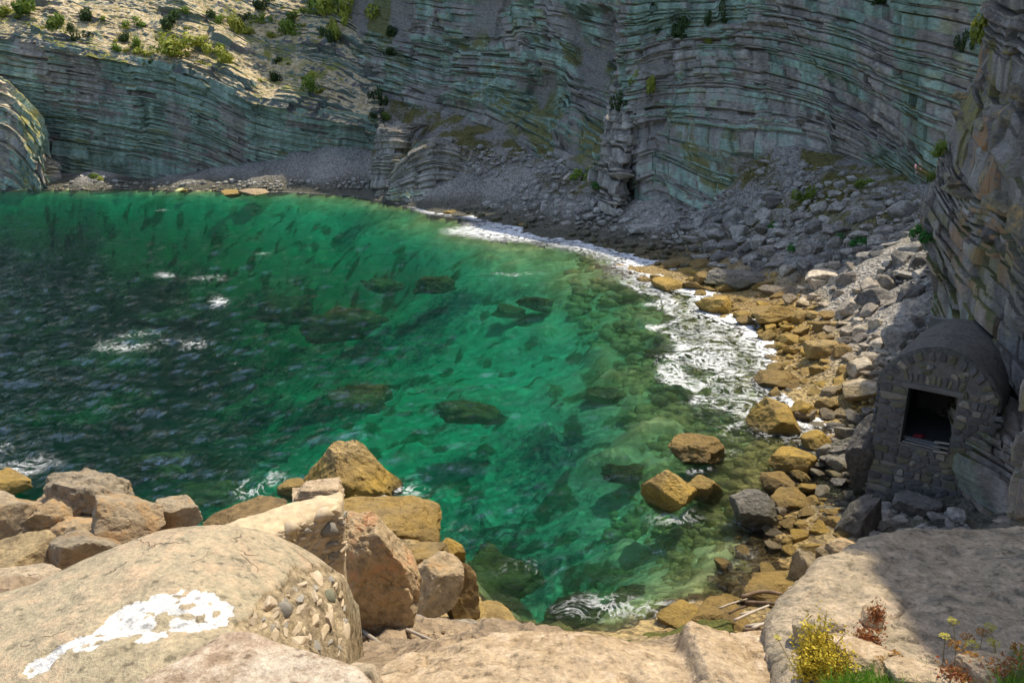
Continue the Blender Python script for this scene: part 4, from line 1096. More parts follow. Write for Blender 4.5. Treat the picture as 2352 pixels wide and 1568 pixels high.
# submerged and half-submerged cobbles in the shallows
V_, F_, n0 = [], [], 0
poly = [(1330, 560), (1500, 620), (1640, 720), (1770, 810), (1840, 960), (1780, 1110), (1690, 1240), (1790, 1330), (1680, 1395), (1300, 1440), (1110, 1425), (1180, 1300), (1350, 1180), (1420, 1050), (1440, 900), (1380, 780), (1300, 650)]
q = zr.uniform((1100, 560), (1850, 1440), (9500, 2)); q = q[in_poly(q[:, 0], q[:, 1], poly)]
for px, py in q:
    c = G(px, py, 0.0)
    z = float(height(c[0], c[1]))
    if z > -0.05 or z < -3.4: continue
    dp = c[1] * _cp + CAM_H * _sp
    W = (8 + 40 * zr.random() ** 3) * dp / FPX * 0.55
    V, F = rock_shape(int(zr.integers(40)) + 900, 1, (1, 1, 1), 12, 6, 0.8, 0.0)
    V = V * np.array((W, W * zr.uniform(.7, 1), W * zr.uniform(.4, .7))) @ np.array(Euler((0, 0, zr.uniform(0, 6.28))).to_matrix()).T + np.array((c[0], c[1], min(z + W * 0.2, -0.12 - W * .55)))
    V_.append(V); F_.append(F + n0); n0 += len(V)
o = link('sunken_cobbles', mesh_np('sunken_cobbles', np.concatenate(V_), np.concatenate(F_), True), M_rock_sub)
tag(o, 'green and golden cobbles under the shallow water', 'cobbles', kind='stuff')
# ------------------------------------------------------------------ foreground slabs and masonry
def slab_mesh(name, rows, nu, nv, skirt=((0.10, 0.03), (0.17, 0.10), (0.2, 0.25), (0.22, 0.7), (0.24, 1.6)), amp=0.05, freq=0.9, seed=0, fine=0.012, step=0.0, extra=None, curl=1.0):
    C = np.array(rows, float)
    A = catmull(C, np.linspace(0, C.shape[0] - 1, nv))
    X = np.swapaxes(catmull(np.swapaxes(A, 0, 1), np.linspace(0, C.shape[1] - 1, nu)), 0, 1)
    X = X + np.array((0, 0, 1.0)) * 0
    loop = [(0, j) for j in range(nu)] + [(i, nu - 1) for i in range(1, nv)] + [(nv - 1, j) for j in range(nu - 2, -1, -1)] + [(i, 0) for i in range(nv - 2, 0, -1)]
    li = np.array([i * nu + j for i, j in loop])
    V = X.reshape(-1, 3)
    B = V[li]
    tan_ = np.roll(B, -1, 0) - np.roll(B, 1, 0)
    for _ in range(6): tan_ = (np.roll(tan_, 1, 0) + tan_ + np.roll(tan_, -1, 0)) / 3
    out = np.stack((tan_[:, 1], -tan_[:, 0], np.zeros(len(B))), 1)
    out /= np.linalg.norm(out, axis=1, keepdims=True) + 1e-9
    cen = V.mean(0)
    if ((B - cen) * out).sum() < 0: out = -out
    rings, F = [V], [gridF(nv, nu)]
    prev = li
    n0 = len(V)
    m = len(li)
    for o_, d_ in skirt:
        R = B + out * o_ * curl + np.array((0, 0, -d_))
        rings.append(R)
        cur = np.arange(n0, n0 + m)
        F.append(np.stack((prev, cur, np.roll(cur, -1), np.roll(prev, -1)), 1))
        prev = cur
        n0 += m
    V = np.concatenate(rings)
    ns = amp * fbm(V, freq, 4, seed, 0.55) + amp * 0.5 * fbm(V, freq * 3.1, 3, seed + 4, 0.55) + fine * fbm(V, 9.0, 3, seed + 8)
    if step:
        tf = fbm(V, freq * 0.9, 4, seed + 12, 0.55) * 5
        ns = ns + step * (np.floor(tf) + sstep(0.0, 0.12, tf - np.floor(tf))) / 2.2
        cr = np.abs(fbm(V, freq * 0.7, 4, seed + 14, 0.5))
        ns = ns - 0.045 * sstep(0.022, 0.0, cr) + 0.02 * fbm(V, freq * 5, 3, seed + 16, 0.5, True)
    side = np.zeros((len(V), 3)); side[:, 2] = 1.0
    k = nu * nv
    side[k:] = np.tile(out, (len(skirt), 1)); side[k:, 2] = 0.3
    V = V + side * ns[:, None]
    at = extra(V) if extra else None
    if at and 'push' in at: V[:, 2] -= at.pop('push')
    return mesh_np(name, V, np.concatenate(F), True, at)
def Gr(rows): return [[G(*q) for q in r] for r in rows]

# plastered barrel vault with a worn white patch and a broken rubble edge
vr = Gr([[(-340, 1720, 9.3), (0, 1690, 9.6), (250, 1660, 9.75), (450, 1630, 9.75), (620, 1585, 9.5), (735, 1535, 9.1), (780, 1510, 8.8)],
         [(-320, 1590, 9.35), (0, 1545, 9.7), (250, 1490, 9.85), (450, 1470, 9.85), (600, 1455, 9.62), (720, 1435, 9.2), (778, 1430, 8.9)],
         [(-310, 1505, 9.3), (0, 1452, 9.65), (250, 1382, 9.85), (430, 1342, 9.86), (580, 1338, 9.68), (705, 1352, 9.3), (766, 1376, 9.0)],
         [(-300, 1440, 9.2), (0, 1372, 9.5), (200, 1290, 9.66), (380, 1232, 9.72), (530, 1222, 9.66), (655, 1264, 9.38), (748, 1330, 9.08)]])
vr.append([q + np.array((0, 0.55, -0.28)) for q in vr[-1]])
vr.append([q + np.array((0, 0.5, -0.7)) for q in vr[-1]])
WP = [(50, 1542), (58, 1519), (96, 1492), (173, 1469), (231, 1423), (285, 1392), (339, 1365), (416, 1354), (497, 1358), (530, 1390), (539, 1411), (520, 1432), (462, 1454), (377, 1446), (385, 1462), (327, 1476), (262, 1462), (208, 1488), (160, 1490), (128, 1510), (118, 1536), (77, 1554)]
WH = [[(355, 1410), (380, 1400), (392, 1420), (365, 1428)], [(482, 1405), (500, 1402), (506, 1420), (488, 1424)], [(440, 1418), (462, 1415), (455, 1432), (436, 1432)], [(410, 1385), (440, 1376), (448, 1384), (420, 1394)]]
def vault_extra(V):
    a, b, d = scr(V)
    n = fbm(V, 3.5, 4, 5, 0.6); n_b = fbm(V + 9.1, 3.5, 4, 6, 0.6)
    a2, b2 = a + n * 26, b + n_b * 20
    ins = in_poly(a2, b2, WP)
    for h in WH: ins &= ~in_poly(a2, b2, h)
    ins &= V[:, 2] > 8.9
    w = ins.astype(float) * np.clip(0.78 + 1.1 * fbm(V, 7.0, 4, 15), 0, 1)
    rub = in_poly(a + n * 30, b + n_b * 24, [(545, 1425), (603, 1364), (650, 1340), (690, 1296), (775, 1305), (860, 1500), (810, 1570), (676, 1530), (560, 1475)]).astype(float)
    return {'white': w * (1 - rub), 'rub': rub, 'push': ins * 0.022 + rub * (0.02 + 0.09 * np.clip(fbm(V, 5.0, 4, 25, 0.6) + 0.3, 0, 1))}
vault = empty('vaulted_roof', tuple(G(300, 1400, 9.0)))
tag(vault, 'plastered domed roof with worn white patch and crumbling rubble edge', 'roof', kind='thing')
bpy.context.view_layer.update()
def child(o, parent):
    o.parent = parent
    o.matrix_parent_inverse = Matrix.Translation(-Vector(parent.location)) if not any(parent.rotation_euler) else parent.matrix_world.inverted()
    return o
o = child(link('plaster_shell', slab_mesh('plaster_shell', vr, 230, 170, amp=0.045, freq=0.8, seed=3, fine=0.008, extra=vault_extra, skirt=((0.05, 0.03), (0.09, 0.12), (0.11, 0.3), (0.12, 0.7), (0.14, 1.5))), M_plaster), vault)

# lower flat roof of pinkish render in front of it
rows = Gr([[(215, 1700, 10.22), (420, 1700, 10.25), (640, 1700, 10.25), (900, 1700, 10.2)], [(300, 1590, 10.22), (450, 1580, 10.25), (650, 1590, 10.25), (858, 1592, 10.2)],
           [(352, 1545, 10.22), (480, 1510, 10.26), (660, 1530, 10.25), (834, 1555, 10.2)], [(415, 1508, 10.2), (541, 1448, 10.24), (672, 1484, 10.24), (812, 1532, 10.2)]])
o = link('rendered_roof_slab', slab_mesh('rendered_roof_slab', rows, 90, 70, amp=0.025, freq=1.0, seed=9, fine=0.006, skirt=((0.02, 0.02), (0.03, 0.08), (0.03, 0.3), (0.02, 0.8))), M_pink)
tag(o, 'pinkish rendered roof slab with straight edge in front of the plastered vault', 'roof slab', kind='thing')

# rock shelf along the bottom of the picture
far = [(826, 1580), (868, 1545), (905, 1512), (985, 1492), (1063, 1470), (1120, 1458), (1182, 1451), (1251, 1447), (1320, 1452), (1378, 1461), (1440, 1477), (1500, 1482), (1544, 1484), (1566, 1440), (1580, 1426), (1612, 1434), (1660, 1448), (1709, 1459), (1760, 1463), (1800, 1496)]
f3 = [P(a, b, 5.45) for a, b in far]
rows = [[q + np.array((0.0, -1.5, 0.02 - (q[2] - 10.05) * 0.9)) for q in f3], [q + np.array((0.0, -1.0, 0.04 - (q[2] - 10.05) * 0.75)) for q in f3], [q + np.array((0.0, -0.55, 0.05 - (q[2] - 10.05) * 0.5)) for q in f3], [q + np.array((0.0, -0.22, 0.04 - (q[2] - 10.05) * 0.2)) for q in f3], f3]
o = link('rock_shelf', slab_mesh('rock_shelf', rows, 230, 90, amp=0.05, freq=1.3, seed=17, fine=0.012, step=0.03, skirt=((0.02, 0.02), (0.05, 0.06), (0.06, 0.16), (0.04, 0.5), (0.0, 1.3))), M_slab)
tag(o, 'long pale limestone shelf with a raised knob along the bottom edge', 'rock shelf', kind='thing')
o = rock_obj('boulder', M_slab_grey, tuple(P(838, 1566, 4.75)), (0.13, 0.16, 0.12), 822, 4, k=14, rough=0.04)
tag(o, 'small rounded grey stone lodged between roof slab and rock shelf', 'boulder')

# big slab on the right, half in shadow
cols = [[(1838, 1388, 5.55), (1826, 1425, 5.25), (1828, 1470, 4.98), (1846, 1530, 4.62), (1880, 1640, 4.2)],
        [(1878, 1337, 5.95), (1876, 1390, 5.5), (1880, 1450, 5.08), (1900, 1520, 4.68), (1930, 1640, 4.2)],
        [(1914, 1297, 6.3), (1920, 1365, 5.7), (1932, 1440, 5.15), (1950, 1520, 4.7), (1980, 1640, 4.2)],
        [(1978, 1257, 6.7), (1995, 1330, 6.0), (2010, 1420, 5.3), (2030, 1520, 4.72), (2060, 1640, 4.2)],
        [(2050, 1226, 7.05), (2075, 1300, 6.3), (2095, 1400, 5.5), (2120, 1520, 4.75), (2150, 1640, 4.2)],
        [(2150, 1223, 7.2), (2165, 1300, 6.35), (2185, 1400, 5.5), (2215, 1520, 4.78), (2250, 1640, 4.2)],
        [(2289, 1219, 7.3), (2300, 1300, 6.35), (2315, 1400, 5.5), (2345, 1520, 4.8), (2390, 1640, 4.2)],
        [(2440, 1205, 7.3), (2450, 1290, 6.35), (2480, 1400, 5.45), (2520, 1520, 4.78), (2560, 1640, 4.2)],
        [(2640, 1195, 7.2), (2660, 1280, 6.3), (2690, 1400, 5.4), (2730, 1520, 4.75), (2780, 1640, 4.2)]]
rows = [[P(*c[i]) for c in cols] for i in (4, 3, 2, 1, 0)]
o = link('limestone_slab', slab_mesh('limestone_slab', rows, 190, 170, amp=0.06, freq=1.2, seed=27, fine=0.012, step=0.035), M_slab_grey)
tag(o, 'huge tilted limestone slab on the right, half sunlit and half in shadow', 'rock slab', kind='thing')
for lb, px, py, w, h, Y, sd in (('pale cracked rock under the slab behind the grass', 1985, 1516, 135, 70, 4.55, 31), ('pale rock at the bottom edge left of the rusty flowers', 2125, 1560, 130, 56, 4.2, 32), ('angular pale block jutting from the big slab', 2012, 1412, 52, 40, 5.15, 33),
                                ('brown broken rock below the left corner of the big slab', 1880, 1470, 110, 110, 4.9, 34), ('pale rock at the bottom edge in the right corner', 2290, 1560, 150, 90, 4.2, 36)):
    boulder('boulder', lb, M_slab if sd != 34 else M_slab_grey, px, py, w, h, Y=Y, seed=sd, k=9, rough=0.07, cracks=0.04, sub=5)

# rubble wall running out behind the vault
wz_ = 8.85
rows = Gr([[(560, 1262, wz_), (612, 1234, wz_), (662, 1208, wz_), (716, 1184, wz_), (768, 1164, wz_), (778, 1160, wz_)],
           [(520, 1236, wz_ + .04), (590, 1210, wz_ + .05), (646, 1188, wz_ + .05), (704, 1166, wz_ + .05), (770, 1148, wz_ + .05), (781, 1146, wz_ + .03)],
           [(480, 1215, wz_), (560, 1190, wz_ + .03), (630, 1168, wz_ + .04), (690, 1148, wz_ + .04), (772, 1132, wz_ + .03), (783, 1131, wz_)]])
wall = empty('rubble_wall', tuple(G(680, 1180, 8.0)))
tag(wall, 'ruined rubble stone wall with mortar cap behind the vault', 'wall', kind='thing')
core = child(link('mortar_core', slab_mesh('mortar_core', rows, 90, 30, amp=0.03, freq=2.0, seed=41, fine=0.02, skirt=((0.03, 0.03), (0.04, 0.1), (0.03, 0.3), (0.02, 0.6), (0.0, 1.2), (0.0, 1.9))), M_mortar), wall)
for px, py, w, h, sd in ((728, 1130, 112, 40, 941), (700, 1146, 62, 34, 942), (762, 1146, 52, 46, 943)):
    c = P(px, py, 10.05)
    q = c[1] * _cp + (CAM_H - c[2]) * _sp
    child(rock_obj('end_block', M_slab, tuple(c), (w * q / FPX / 2, 0.24, h * q / FPX / 2), sd, 5, 0.25, (0, 0), False, None, k=40, cuts=5, boxy=0.9, rough=0.07, freq=3.0, cracks=0.04, jit=0.12, spin=False), wall)
bpy.context.view_layer.update()

def stones_on(target_names, poly, n, wmin, wmax, mats, parent, seed, name='stone', flat=0.6, embed=0.35, fixed=(), gap=0.40, hgap=0.30, round_=0.15):
    r = np.random.default_rng(seed)
    pp = np.array(poly)
    pts = list(fixed)
    q = r.uniform(pp.min(0), pp.max(0), (n * 12, 2))
    q = q[in_poly(q[:, 0], q[:, 1], poly)]
    for px, py in q:
        if len(pts) >= n: break
        w = r.uniform(wmin, wmax) if r.random() < 0.5 else r.uniform(wmin, (wmin + wmax) / 2)
        h = w * r.uniform(0.36, 0.7)
        if all(abs(px - a) > gap * (w + b2) or abs(py - b) > hgap * (h + h2) * 1.3 for a, b, b2, h2, *_ in pts):
            pts.append((px, py, w, h))
    for t in pts:
        px, py, w, h = t[:4]
        got = hit(target_names, px, py)
        if got is None: continue
        loc, nor, dist = got
        dp = loc.y * _cp + (CAM_H - loc.z) * _sp
        W, H = w * dp / FPX / 2, h * dp / FPX / 2
        mt = t[4] if len(t) > 4 else mats[int(r.integers(len(mats)))]
        src = ROCKS_ROUND if (len(t) > 4 or r.random() < round_) else ROCKS_BOX if r.random() < 0.85 else ROCKS
        zax = Vector((nor.x, nor.y, nor.z * 0.3)).normalized()
        xax = Vector((0, 0, 1)).cross(zax).normalized()
        R = Matrix((xax, zax.cross(xax), zax)).transposed().to_4x4() @ Matrix.Rotation(r.normal(0, 0.2), 4, 'Z') @ Matrix.Rotation(r.normal(0, 0.2), 4, 'X')
        M = Matrix.Translation(loc - nor * min(W, H) * embed) @ R @ Matrix.Diagonal((W * 1.05, H * 1.08, min(W, H) * (0.9 + flat * 0.4), 1))
        o = link(name, with_mat(src[int(r.integers(len(src)))], mt))
        o.parent = parent
        o.matrix_basis = M
warm = [M_stone_warm, M_stone_warm, M_stone_grey, M_mortar]
for nm in ('plaster_shell', 'mortar_core'): _bvh[nm] = bvh_of(bpy.data.objects[nm])
stones_on(['plaster_shell'], [(575, 1425), (610, 1376), (650, 1356), (703, 1322), (757, 1324), (780, 1356), (796, 1408), (804, 1475), (796, 1510), (690, 1478), (600, 1450)], 130, 24, 58, [M_stone_warm, M_stone_grey, M_mortar, M_stone_warm], bpy.data.objects['plaster_shell'], 5, gap=0.36, hgap=0.30, round_=0.0,
          fixed=((655, 1406, 32, 40, M_stone_grey), (757, 1370, 38, 42, M_stone_mossy)), embed=0.5)
stones_on(['mortar_core'], [(606, 1240), (652, 1216), (716, 1192), (768, 1170), (792, 1172), (792, 1290), (740, 1310), (703, 1294), (660, 1258)], 120, 15, 40, warm, core, 6, gap=0.36, hgap=0.28, round_=0.05,
          fixed=((753, 1219, 42, 36, M_stone_grey), (668, 1216, 36, 30, M_stone_warm), (741, 1186, 46, 30, M_stone_warm), (762, 1250, 36, 16, M_stone_grey)), embed=0.25)
# ------------------------------------------------------------------ stone boathouse vault built against the near cliff
def local_mesh(name, verts, faces, smooth=False):
    return mesh_np(name, np.array(verts, float), faces, smooth)
def boxes_mesh(name, boxes):
    V, F = [], []
    for (x0, x1, y0, y1, z0, z1) in boxes:
        n = len(V)
        V += [(x0, y0, z0), (x1, y0, z0), (x1, y1, z0), (x0, y1, z0), (x0, y0, z1), (x1, y0, z1), (x1, y1, z1), (x0, y1, z1)]
        F += [(n, n + 3, n + 2, n + 1), (n + 4, n + 5, n + 6, n + 7), (n, n + 1, n + 5, n + 4), (n + 1, n + 2, n + 6, n + 5), (n + 2, n + 3, n + 7, n + 6), (n + 3, n, n + 4, n + 7)]
    return local_mesh(name, V, F)
hut = empty('stone_boathouse', (13.27, 25.2, 0.0), (0, 0, math.atan2(-0.623, 0.782)))
tag(hut, 'stone vaulted boathouse with dark square doorway built against the near cliff', 'boathouse', kind='thing')
bpy.context.view_layer.update()
# local axes: x along the front, y into the hill, z up.  doorway x 0..1.45, z 2.6..4.6
ax_c, ax_r, spring, LEN = 0.85, 1.72, 4.35, 4.6
def arch_z(x, r=ax_r): return spring + math.sqrt(max(r * r - (x - ax_c) ** 2, 0.0)) * 0.93
def arc_pts(r, n, a0=0.0, a1=pi): return [(ax_c - r * cos(a0 + (a1 - a0) * k / n), spring + 0.93 * r * sin(a0 + (a1 - a0) * k / n)) for k in range(n + 1)]
# front wall: flat masonry with a real opening, 0.45 thick
def front_wall():
    V, F = [], []
    def quad_strip(lo, hi, y0=0.0, y1=0.45):
        n = len(V)
        for (xa, za), (xb, zb) in zip(lo, hi):
            V.extend([(xa, y0, za), (xb, y0, zb), (xa, y1, za), (xb, y1, zb)])
        m = len(lo)
        for i in range(m - 1):
            a = n + 4 * i
            F.extend([(a, a + 4, a + 5, a + 1), (a + 2, a + 3, a + 7, a + 6), (a + 1, a + 5, a + 7, a + 3), (a, a + 2, a + 6, a + 4)])
        F.append((n, n + 1, n + 3, n + 2)); e = n + 4 * (m - 1); F.append((e, e + 2, e + 3, e + 1))
    xs = np.linspace(ax_c - ax_r + 0.02, ax_c + ax_r - 0.02, 25)
    quad_strip([(x, 4.75) for x in xs], [(x, max(arch_z(x), 4.76)) for x in xs])               # above the lintel
    quad_strip([(x, 0.2) for x in (-0.88, -0.8, -0.02)], [(x, 4.75) for x in (-0.88, -0.8, -0.02)])
    quad_strip([(x, 0.2) for x in (1.47, 2.2, 2.6)], [(x, 4.75) for x in (1.47, 2.2, 2.6)])
    quad_strip([(-0.02, 0.2), (0.7, 0.2), (1.47, 0.2)], [(-0.02, 2.6), (0.7, 2.6), (1.47, 2.6)])
    return local_mesh('front_wall', V, F)
face = link('front_wall', front_wall(), M_mortar_dark, hut)
# vault shell
def vault_shell():
    V, F = [], []
    n = 28
    ny = 24
    for iy in range(ny + 1):
        y = 0.02 + LEN * iy / ny
        for k, (x, z) in enumerate(arc_pts(ax_r + 0.16, n)):
            V.append((x, y, z))
    for iy in range(ny + 1):
        y = 0.02 + LEN * iy / ny
        for k, (x, z) in enumerate(arc_pts(ax_r - 0.14, n)):
            V.append((x, y, z))
    o2 = (n + 1) * (ny + 1)
    for iy in range(ny):
        for k in range(n):
            a = iy * (n + 1) + k
            F.append((a, a + n + 1, a + n + 2, a + 1)); F.append((o2 + a, o2 + a + 1, o2 + a + n + 2, o2 + a + n + 1))
    for k in range(n):
        F.append((k, k + 1, o2 + k + 1, o2 + k))
    V = np.array(V)
    V[:o2, 2] += 0.14 * fbm(V[:o2], 1.3, 5, 8, 0.6); V[:o2, 0] += 0.08 * fbm(V[:o2] + 5, 1.6, 3, 9)
    return mesh_np('vault_shell', V, F, True)
link('vault_shell', vault_shell(), M_near_plain if 'M_near_plain' in globals() else M_mortar_dark, hut)
link('side_wall', boxes_mesh('side_wall', [(-0.93, -0.5, 0.46, LEN, 0.2, 4.45), (2.1, 2.55, 0.46, LEN, 0.2, 4.45), (-0.48, 2.08, LEN - 0.3, LEN, 0.2, 6.0), (-0.48, 2.08, 0.47, LEN - 0.32, 2.3, 2.45)]), M_mortar_dark, hut)
link('lintel', boxes_mesh('lintel', [(-0.2, 1.62, -0.05, 0.4, 4.6, 4.77)]), M_wood_grey, hut)
0 and link('door_jamb', boxes_mesh('door_jamb', [(-0.005, 0.07, 0.06, 0.35, 2.62, 4.59)]), M_wood_dark, hut)
for k, (x0, x1, yy, zz, t) in enumerate(((0.05, 1.2, 0.05, 2.63, 0.02), (0.1, 1.42, 0.2, 2.66, -0.03), (0.0, 1.1, 0.33, 2.64, 0.05))):
    o = link('plank', boxes_mesh('plank', [(x0, x1, -0.06, 0.06, 0, 0.035)]), M_wood_grey, hut, (0, yy, zz + 0.03 * k), (0, 0, t))
for k in range(3):
    o = link('plank', boxes_mesh('plank', [(0, 0.45, -0.045, 0.045, 0, 0.03)]), M_wood_pale, hut, (1.05, -0.12 - 0.02 * k, 2.62 + 0.17 * k), (0, -0.35 + 0.2, -0.15))
o = link('red_bundle', with_mat(ROCKS_ROUND[1], plain_mat('faded_red_cloth', (0.22, 0.02, 0.03), (0.32, 0.04, 0.05), 5)), None, hut, (0.45, 0.55, 2.76), (0, 0, 0.4), (0.2, 0.12, 0.1))
# stones of the face: quoins, voussoirs and rubble, each its own piece
hr = np.random.default_rng(12)
def hut_stone(x, z, w, h, rot=0.0, mats=(M_stone_dark, M_stone_dark, M_stone_grey, M_stone_dark, M_stone_mossy), y=0.0, deep=0.5, side=False):
    src = ROCKS_BOX[int(hr.integers(len(ROCKS_BOX)))] if hr.random() < .88 else ROCKS_ROUND[int(hr.integers(len(ROCKS_ROUND)))]
    mt = mats[int(hr.integers(len(mats)))]
    o = link('stone', with_mat(src, mt), None, face)
    if side:
        o.matrix_basis = Matrix.Translation((-0.93, x, z)) @ Matrix.Rotation(-pi / 2, 4, 'Z') @ Matrix.Rotation(rot, 4, 'Y') @ Matrix.Diagonal((w / 2, 0.09, h / 2, 1))
    else:
        o.matrix_basis = Matrix.Translation((x, y + 0.015, z)) @ Matrix.Rotation(rot, 4, 'Y') @ Matrix.Diagonal((w / 2, 0.065 * deep * 2, h / 2, 1))
z = 0.4
while z < 4.7:                                                        # pier left of the doorway
    h = hr.uniform(0.18, 0.30)
    if hr.random() < 0.45:
        hut_stone(-0.44, z + h / 2, 0.84, h * 0.92)
    else:
        c = hr.uniform(-0.6, -0.3)
        hut_stone((-0.86 + c) / 2, z + h / 2, (c + 0.86) * 0.96, h * 0.92); hut_stone((c - 0.02) / 2, z + h / 2, (-0.02 - c) * 0.96, h * 0.92)
    hut_stone(0.25, z + h / 2, 0.5, h * 0.9, side=True); hut_stone(0.8, z + h / 2, 0.5, h * 0.9, side=True)
    z += h
for k in range(11):                                                   # upright stones over the lintel
    hut_stone(-0.15 + 0.17 * k, 4.98 + hr.uniform(-.03, .05), 0.14, hr.uniform(0.28, 0.4), hr.normal((k - 5) * 0.04, .05))
for k in range(15):                                                   # ring of the arch
    a = pi * (k + 0.5) / 15
    hut_stone(ax_c - (ax_r - 0.14) * cos(a), spring + 0.93 * (ax_r - 0.14) * sin(a), 0.30, 0.2, a - pi / 2 + pi / 2 * 0 + (pi / 2), y=-0.01)
for k in range(16):
    x = hr.uniform(0, 1.7); zz = hr.uniform(5.2, 5.75)
    if zz < arch_z(x) - 0.42: hut_stone(x, zz, hr.uniform(.16, .34), hr.uniform(.12, .2), hr.normal(0, .15))
z = 0.5
while z < 2.5:                                                        # below the sill and right of the doorway
    h = hr.uniform(0.15, 0.28)
    x = -0.02
    while x < 1.44:
        w = hr.uniform(0.2, 0.5)
        hut_stone(x + w / 2, z + h / 2, w * 0.93, h * 0.9, hr.normal(0, .04))
        x += w
    z += h
z = 0.6
while z < 4.7:
    h = hr.uniform(0.18, 0.3)
    x = 1.5
    while x < 2.5:
        w = hr.uniform(0.2, 0.45); hut_stone(x + w / 2, z + h / 2, w * 0.93, h * 0.9, hr.normal(0, .06)); x += w
    z += h
# ------------------------------------------------------------------ blocks standing proud of the near cliff
_bvh['near_cliff'] = bvh_of(near_cliff)
NB = [(2310, 268, 92, 56), (2338, 214, 60, 34), (2250, 287, 56, 34), (2212, 272, 66, 28), (2262, 398, 62, 60), (2210, 425, 86, 20), (2170, 402, 50, 14), (2240, 455, 90, 18), (2190, 441, 70, 14), (2300, 478, 110, 52), (2345, 520, 90, 60),
      (2220, 225, 60, 18), (2270, 180, 60, 20), (2335, 90, 60, 40), (2205, 495, 90, 20), (2265, 530, 100, 26), (2310, 575, 100, 30)]
r = np.random.default_rng(5)
for px, py, w, h in NB:
    for k in range(1):
        px2, py2 = px + (r.normal(0, 12) if k else 0), py + (r.normal(0, 16) if k else 0)
        got = hit(['near_cliff'], px2, py2)
        if got is None: continue
        loc, nor, dist = got
        dp = loc.y * _cp + (CAM_H - loc.z) * _sp
        W, H = w * dp / FPX / 2 * (0.6 if k else 1), h * dp / FPX / 2 * (0.6 if k else 1)
        zax = Vector((nor.x, nor.y, 0)).normalized()
        xax = Vector((0, 0, 1)).cross(zax).normalized()
        dip = -0.2 - 0.5 * sstep(300, 900, py2)
        R = Matrix((xax, zax.cross(xax), zax)).transposed().to_4x4() @ Matrix.Rotation(dip + r.normal(0, .08), 4, 'Z') @ Matrix.Rotation(r.normal(0, .12), 4, 'Y')
        D = min(W, H) * 0.9 + 0.1
        o = link('rock_block', with_mat(ROCKS_SLAB[int(r.integers(10))], M_block), None, near_cliff)
        o.matrix_basis = Matrix.Translation(loc - zax * D * 0.68) @ R @ Matrix.Diagonal((W, H, D, 1))
# ------------------------------------------------------------------ driftwood
def tube(name, pts, rad, mat, seg=8, seed=0, parent=None, smooth=True):
    """a bent, tapering round stick through pts"""
    pts = np.array(pts, float)
    n = max(10, len(pts) * 4)
    t = np.linspace(0, len(pts) - 1, n)
    C = catmull(pts, t)
    rr = np.interp(t, np.linspace(0, len(pts) - 1, len(rad)), rad)
    T = np.gradient(C, axis=0); T /= np.linalg.norm(T, axis=1, keepdims=True)
    a = np.cross(T, np.array((0.13, 0.21, 0.97))); a /= np.linalg.norm(a, axis=1, keepdims=True)
    b = np.cross(T, a)
    ph = np.linspace(0, 2 * pi, seg, endpoint=False)
    V = (C[:, None] + rr[:, None, None] * (np.cos(ph)[None, :, None] * a[:, None] + np.sin(ph)[None, :, None] * b[:, None])).reshape(-1, 3)
    V = V + (fbm(V, 0.6 / max(rad), 3, seed) * max(rad) * 0.18)[:, None]
    F = []
    for i in range(n - 1):
        for k in range(seg):
            F.append((i * seg + k, i * seg + (k + 1) % seg, (i + 1) * seg + (k + 1) % seg, (i + 1) * seg + k))
    F.append(tuple(range(seg))[::-1]); F.append(tuple(range((n - 1) * seg, n * seg)))
    return link(name, mesh_np(name, V, F, smooth), mat, parent)
def lift(p, dz): return np.array(p) + np.array((0, 0, dz))
WOOD = [  # picture points of the two ends, height, radius, material, label
 ((1712, 1438), (1808, 1402), 1.55, .045, M_wood_pale, 'pale driftwood pole lying nearest the slab in the heap'), ((1728, 1442), (1818, 1404), 1.62, .042, M_wood_pale, 'pale driftwood pole second from the front of the heap'),
 ((1762, 1440), (1828, 1404), 1.66, .04, M_wood_pale, 'bent grey driftwood branch on the right of the heap'), ((1790, 1446), (1832, 1416), 1.70, .035, M_wood_pale, 'short pale driftwood stick at the right end of the heap'),
 ((1704, 1370), (1838, 1376), 1.45, .06, M_wood_dark, 'thick dark log lying across the top of the driftwood heap'), ((1712, 1382), (1834, 1392), 1.45, .05, M_wood_dark, 'dark log just below the thickest one'),
 ((1652, 1396), (1716, 1374), 1.25, .03, M_wood_pale, 'thin brown stick at the left of the driftwood heap'), ((1674, 1408), (1744, 1384), 1.3, .032, M_wood_dark, 'thin dark stick lying parallel left of the poles'), ((1686, 1424), (1770, 1388), 1.42, .036, M_wood_pale, 'long thin driftwood pole in the middle of the heap'),
 ((1706, 1446), (1830, 1452), 1.5, .06, M_wood_dark, 'dark crosswise log at the near foot of the driftwood heap'), ((1750, 1430), (1812, 1412), 1.6, .03, M_wood_dark, 'dark stick crossing beneath the pale poles'), ((1700, 1410), (1760, 1396), 1.4, .03, M_wood_pale, 'short light stick in the middle of the heap'),
]
wr = np.random.default_rng(3)
for i, (a, b, z, rad, mt, lb) in enumerate(WOOD):
    A, B = G(*a, z), G(*b, z + 0.06)
    mid = (A + B) / 2 + np.append(wr.normal(0, 0.07, 2), 0.04) + (np.array((0.0, 0, 0.1)) if 'bent' in lb else 0)
    tag(tube('driftwood', [A, mid, B], (rad, rad * .95, rad * .7), mt, 9, i), lb, 'driftwood', 'driftwood heap')
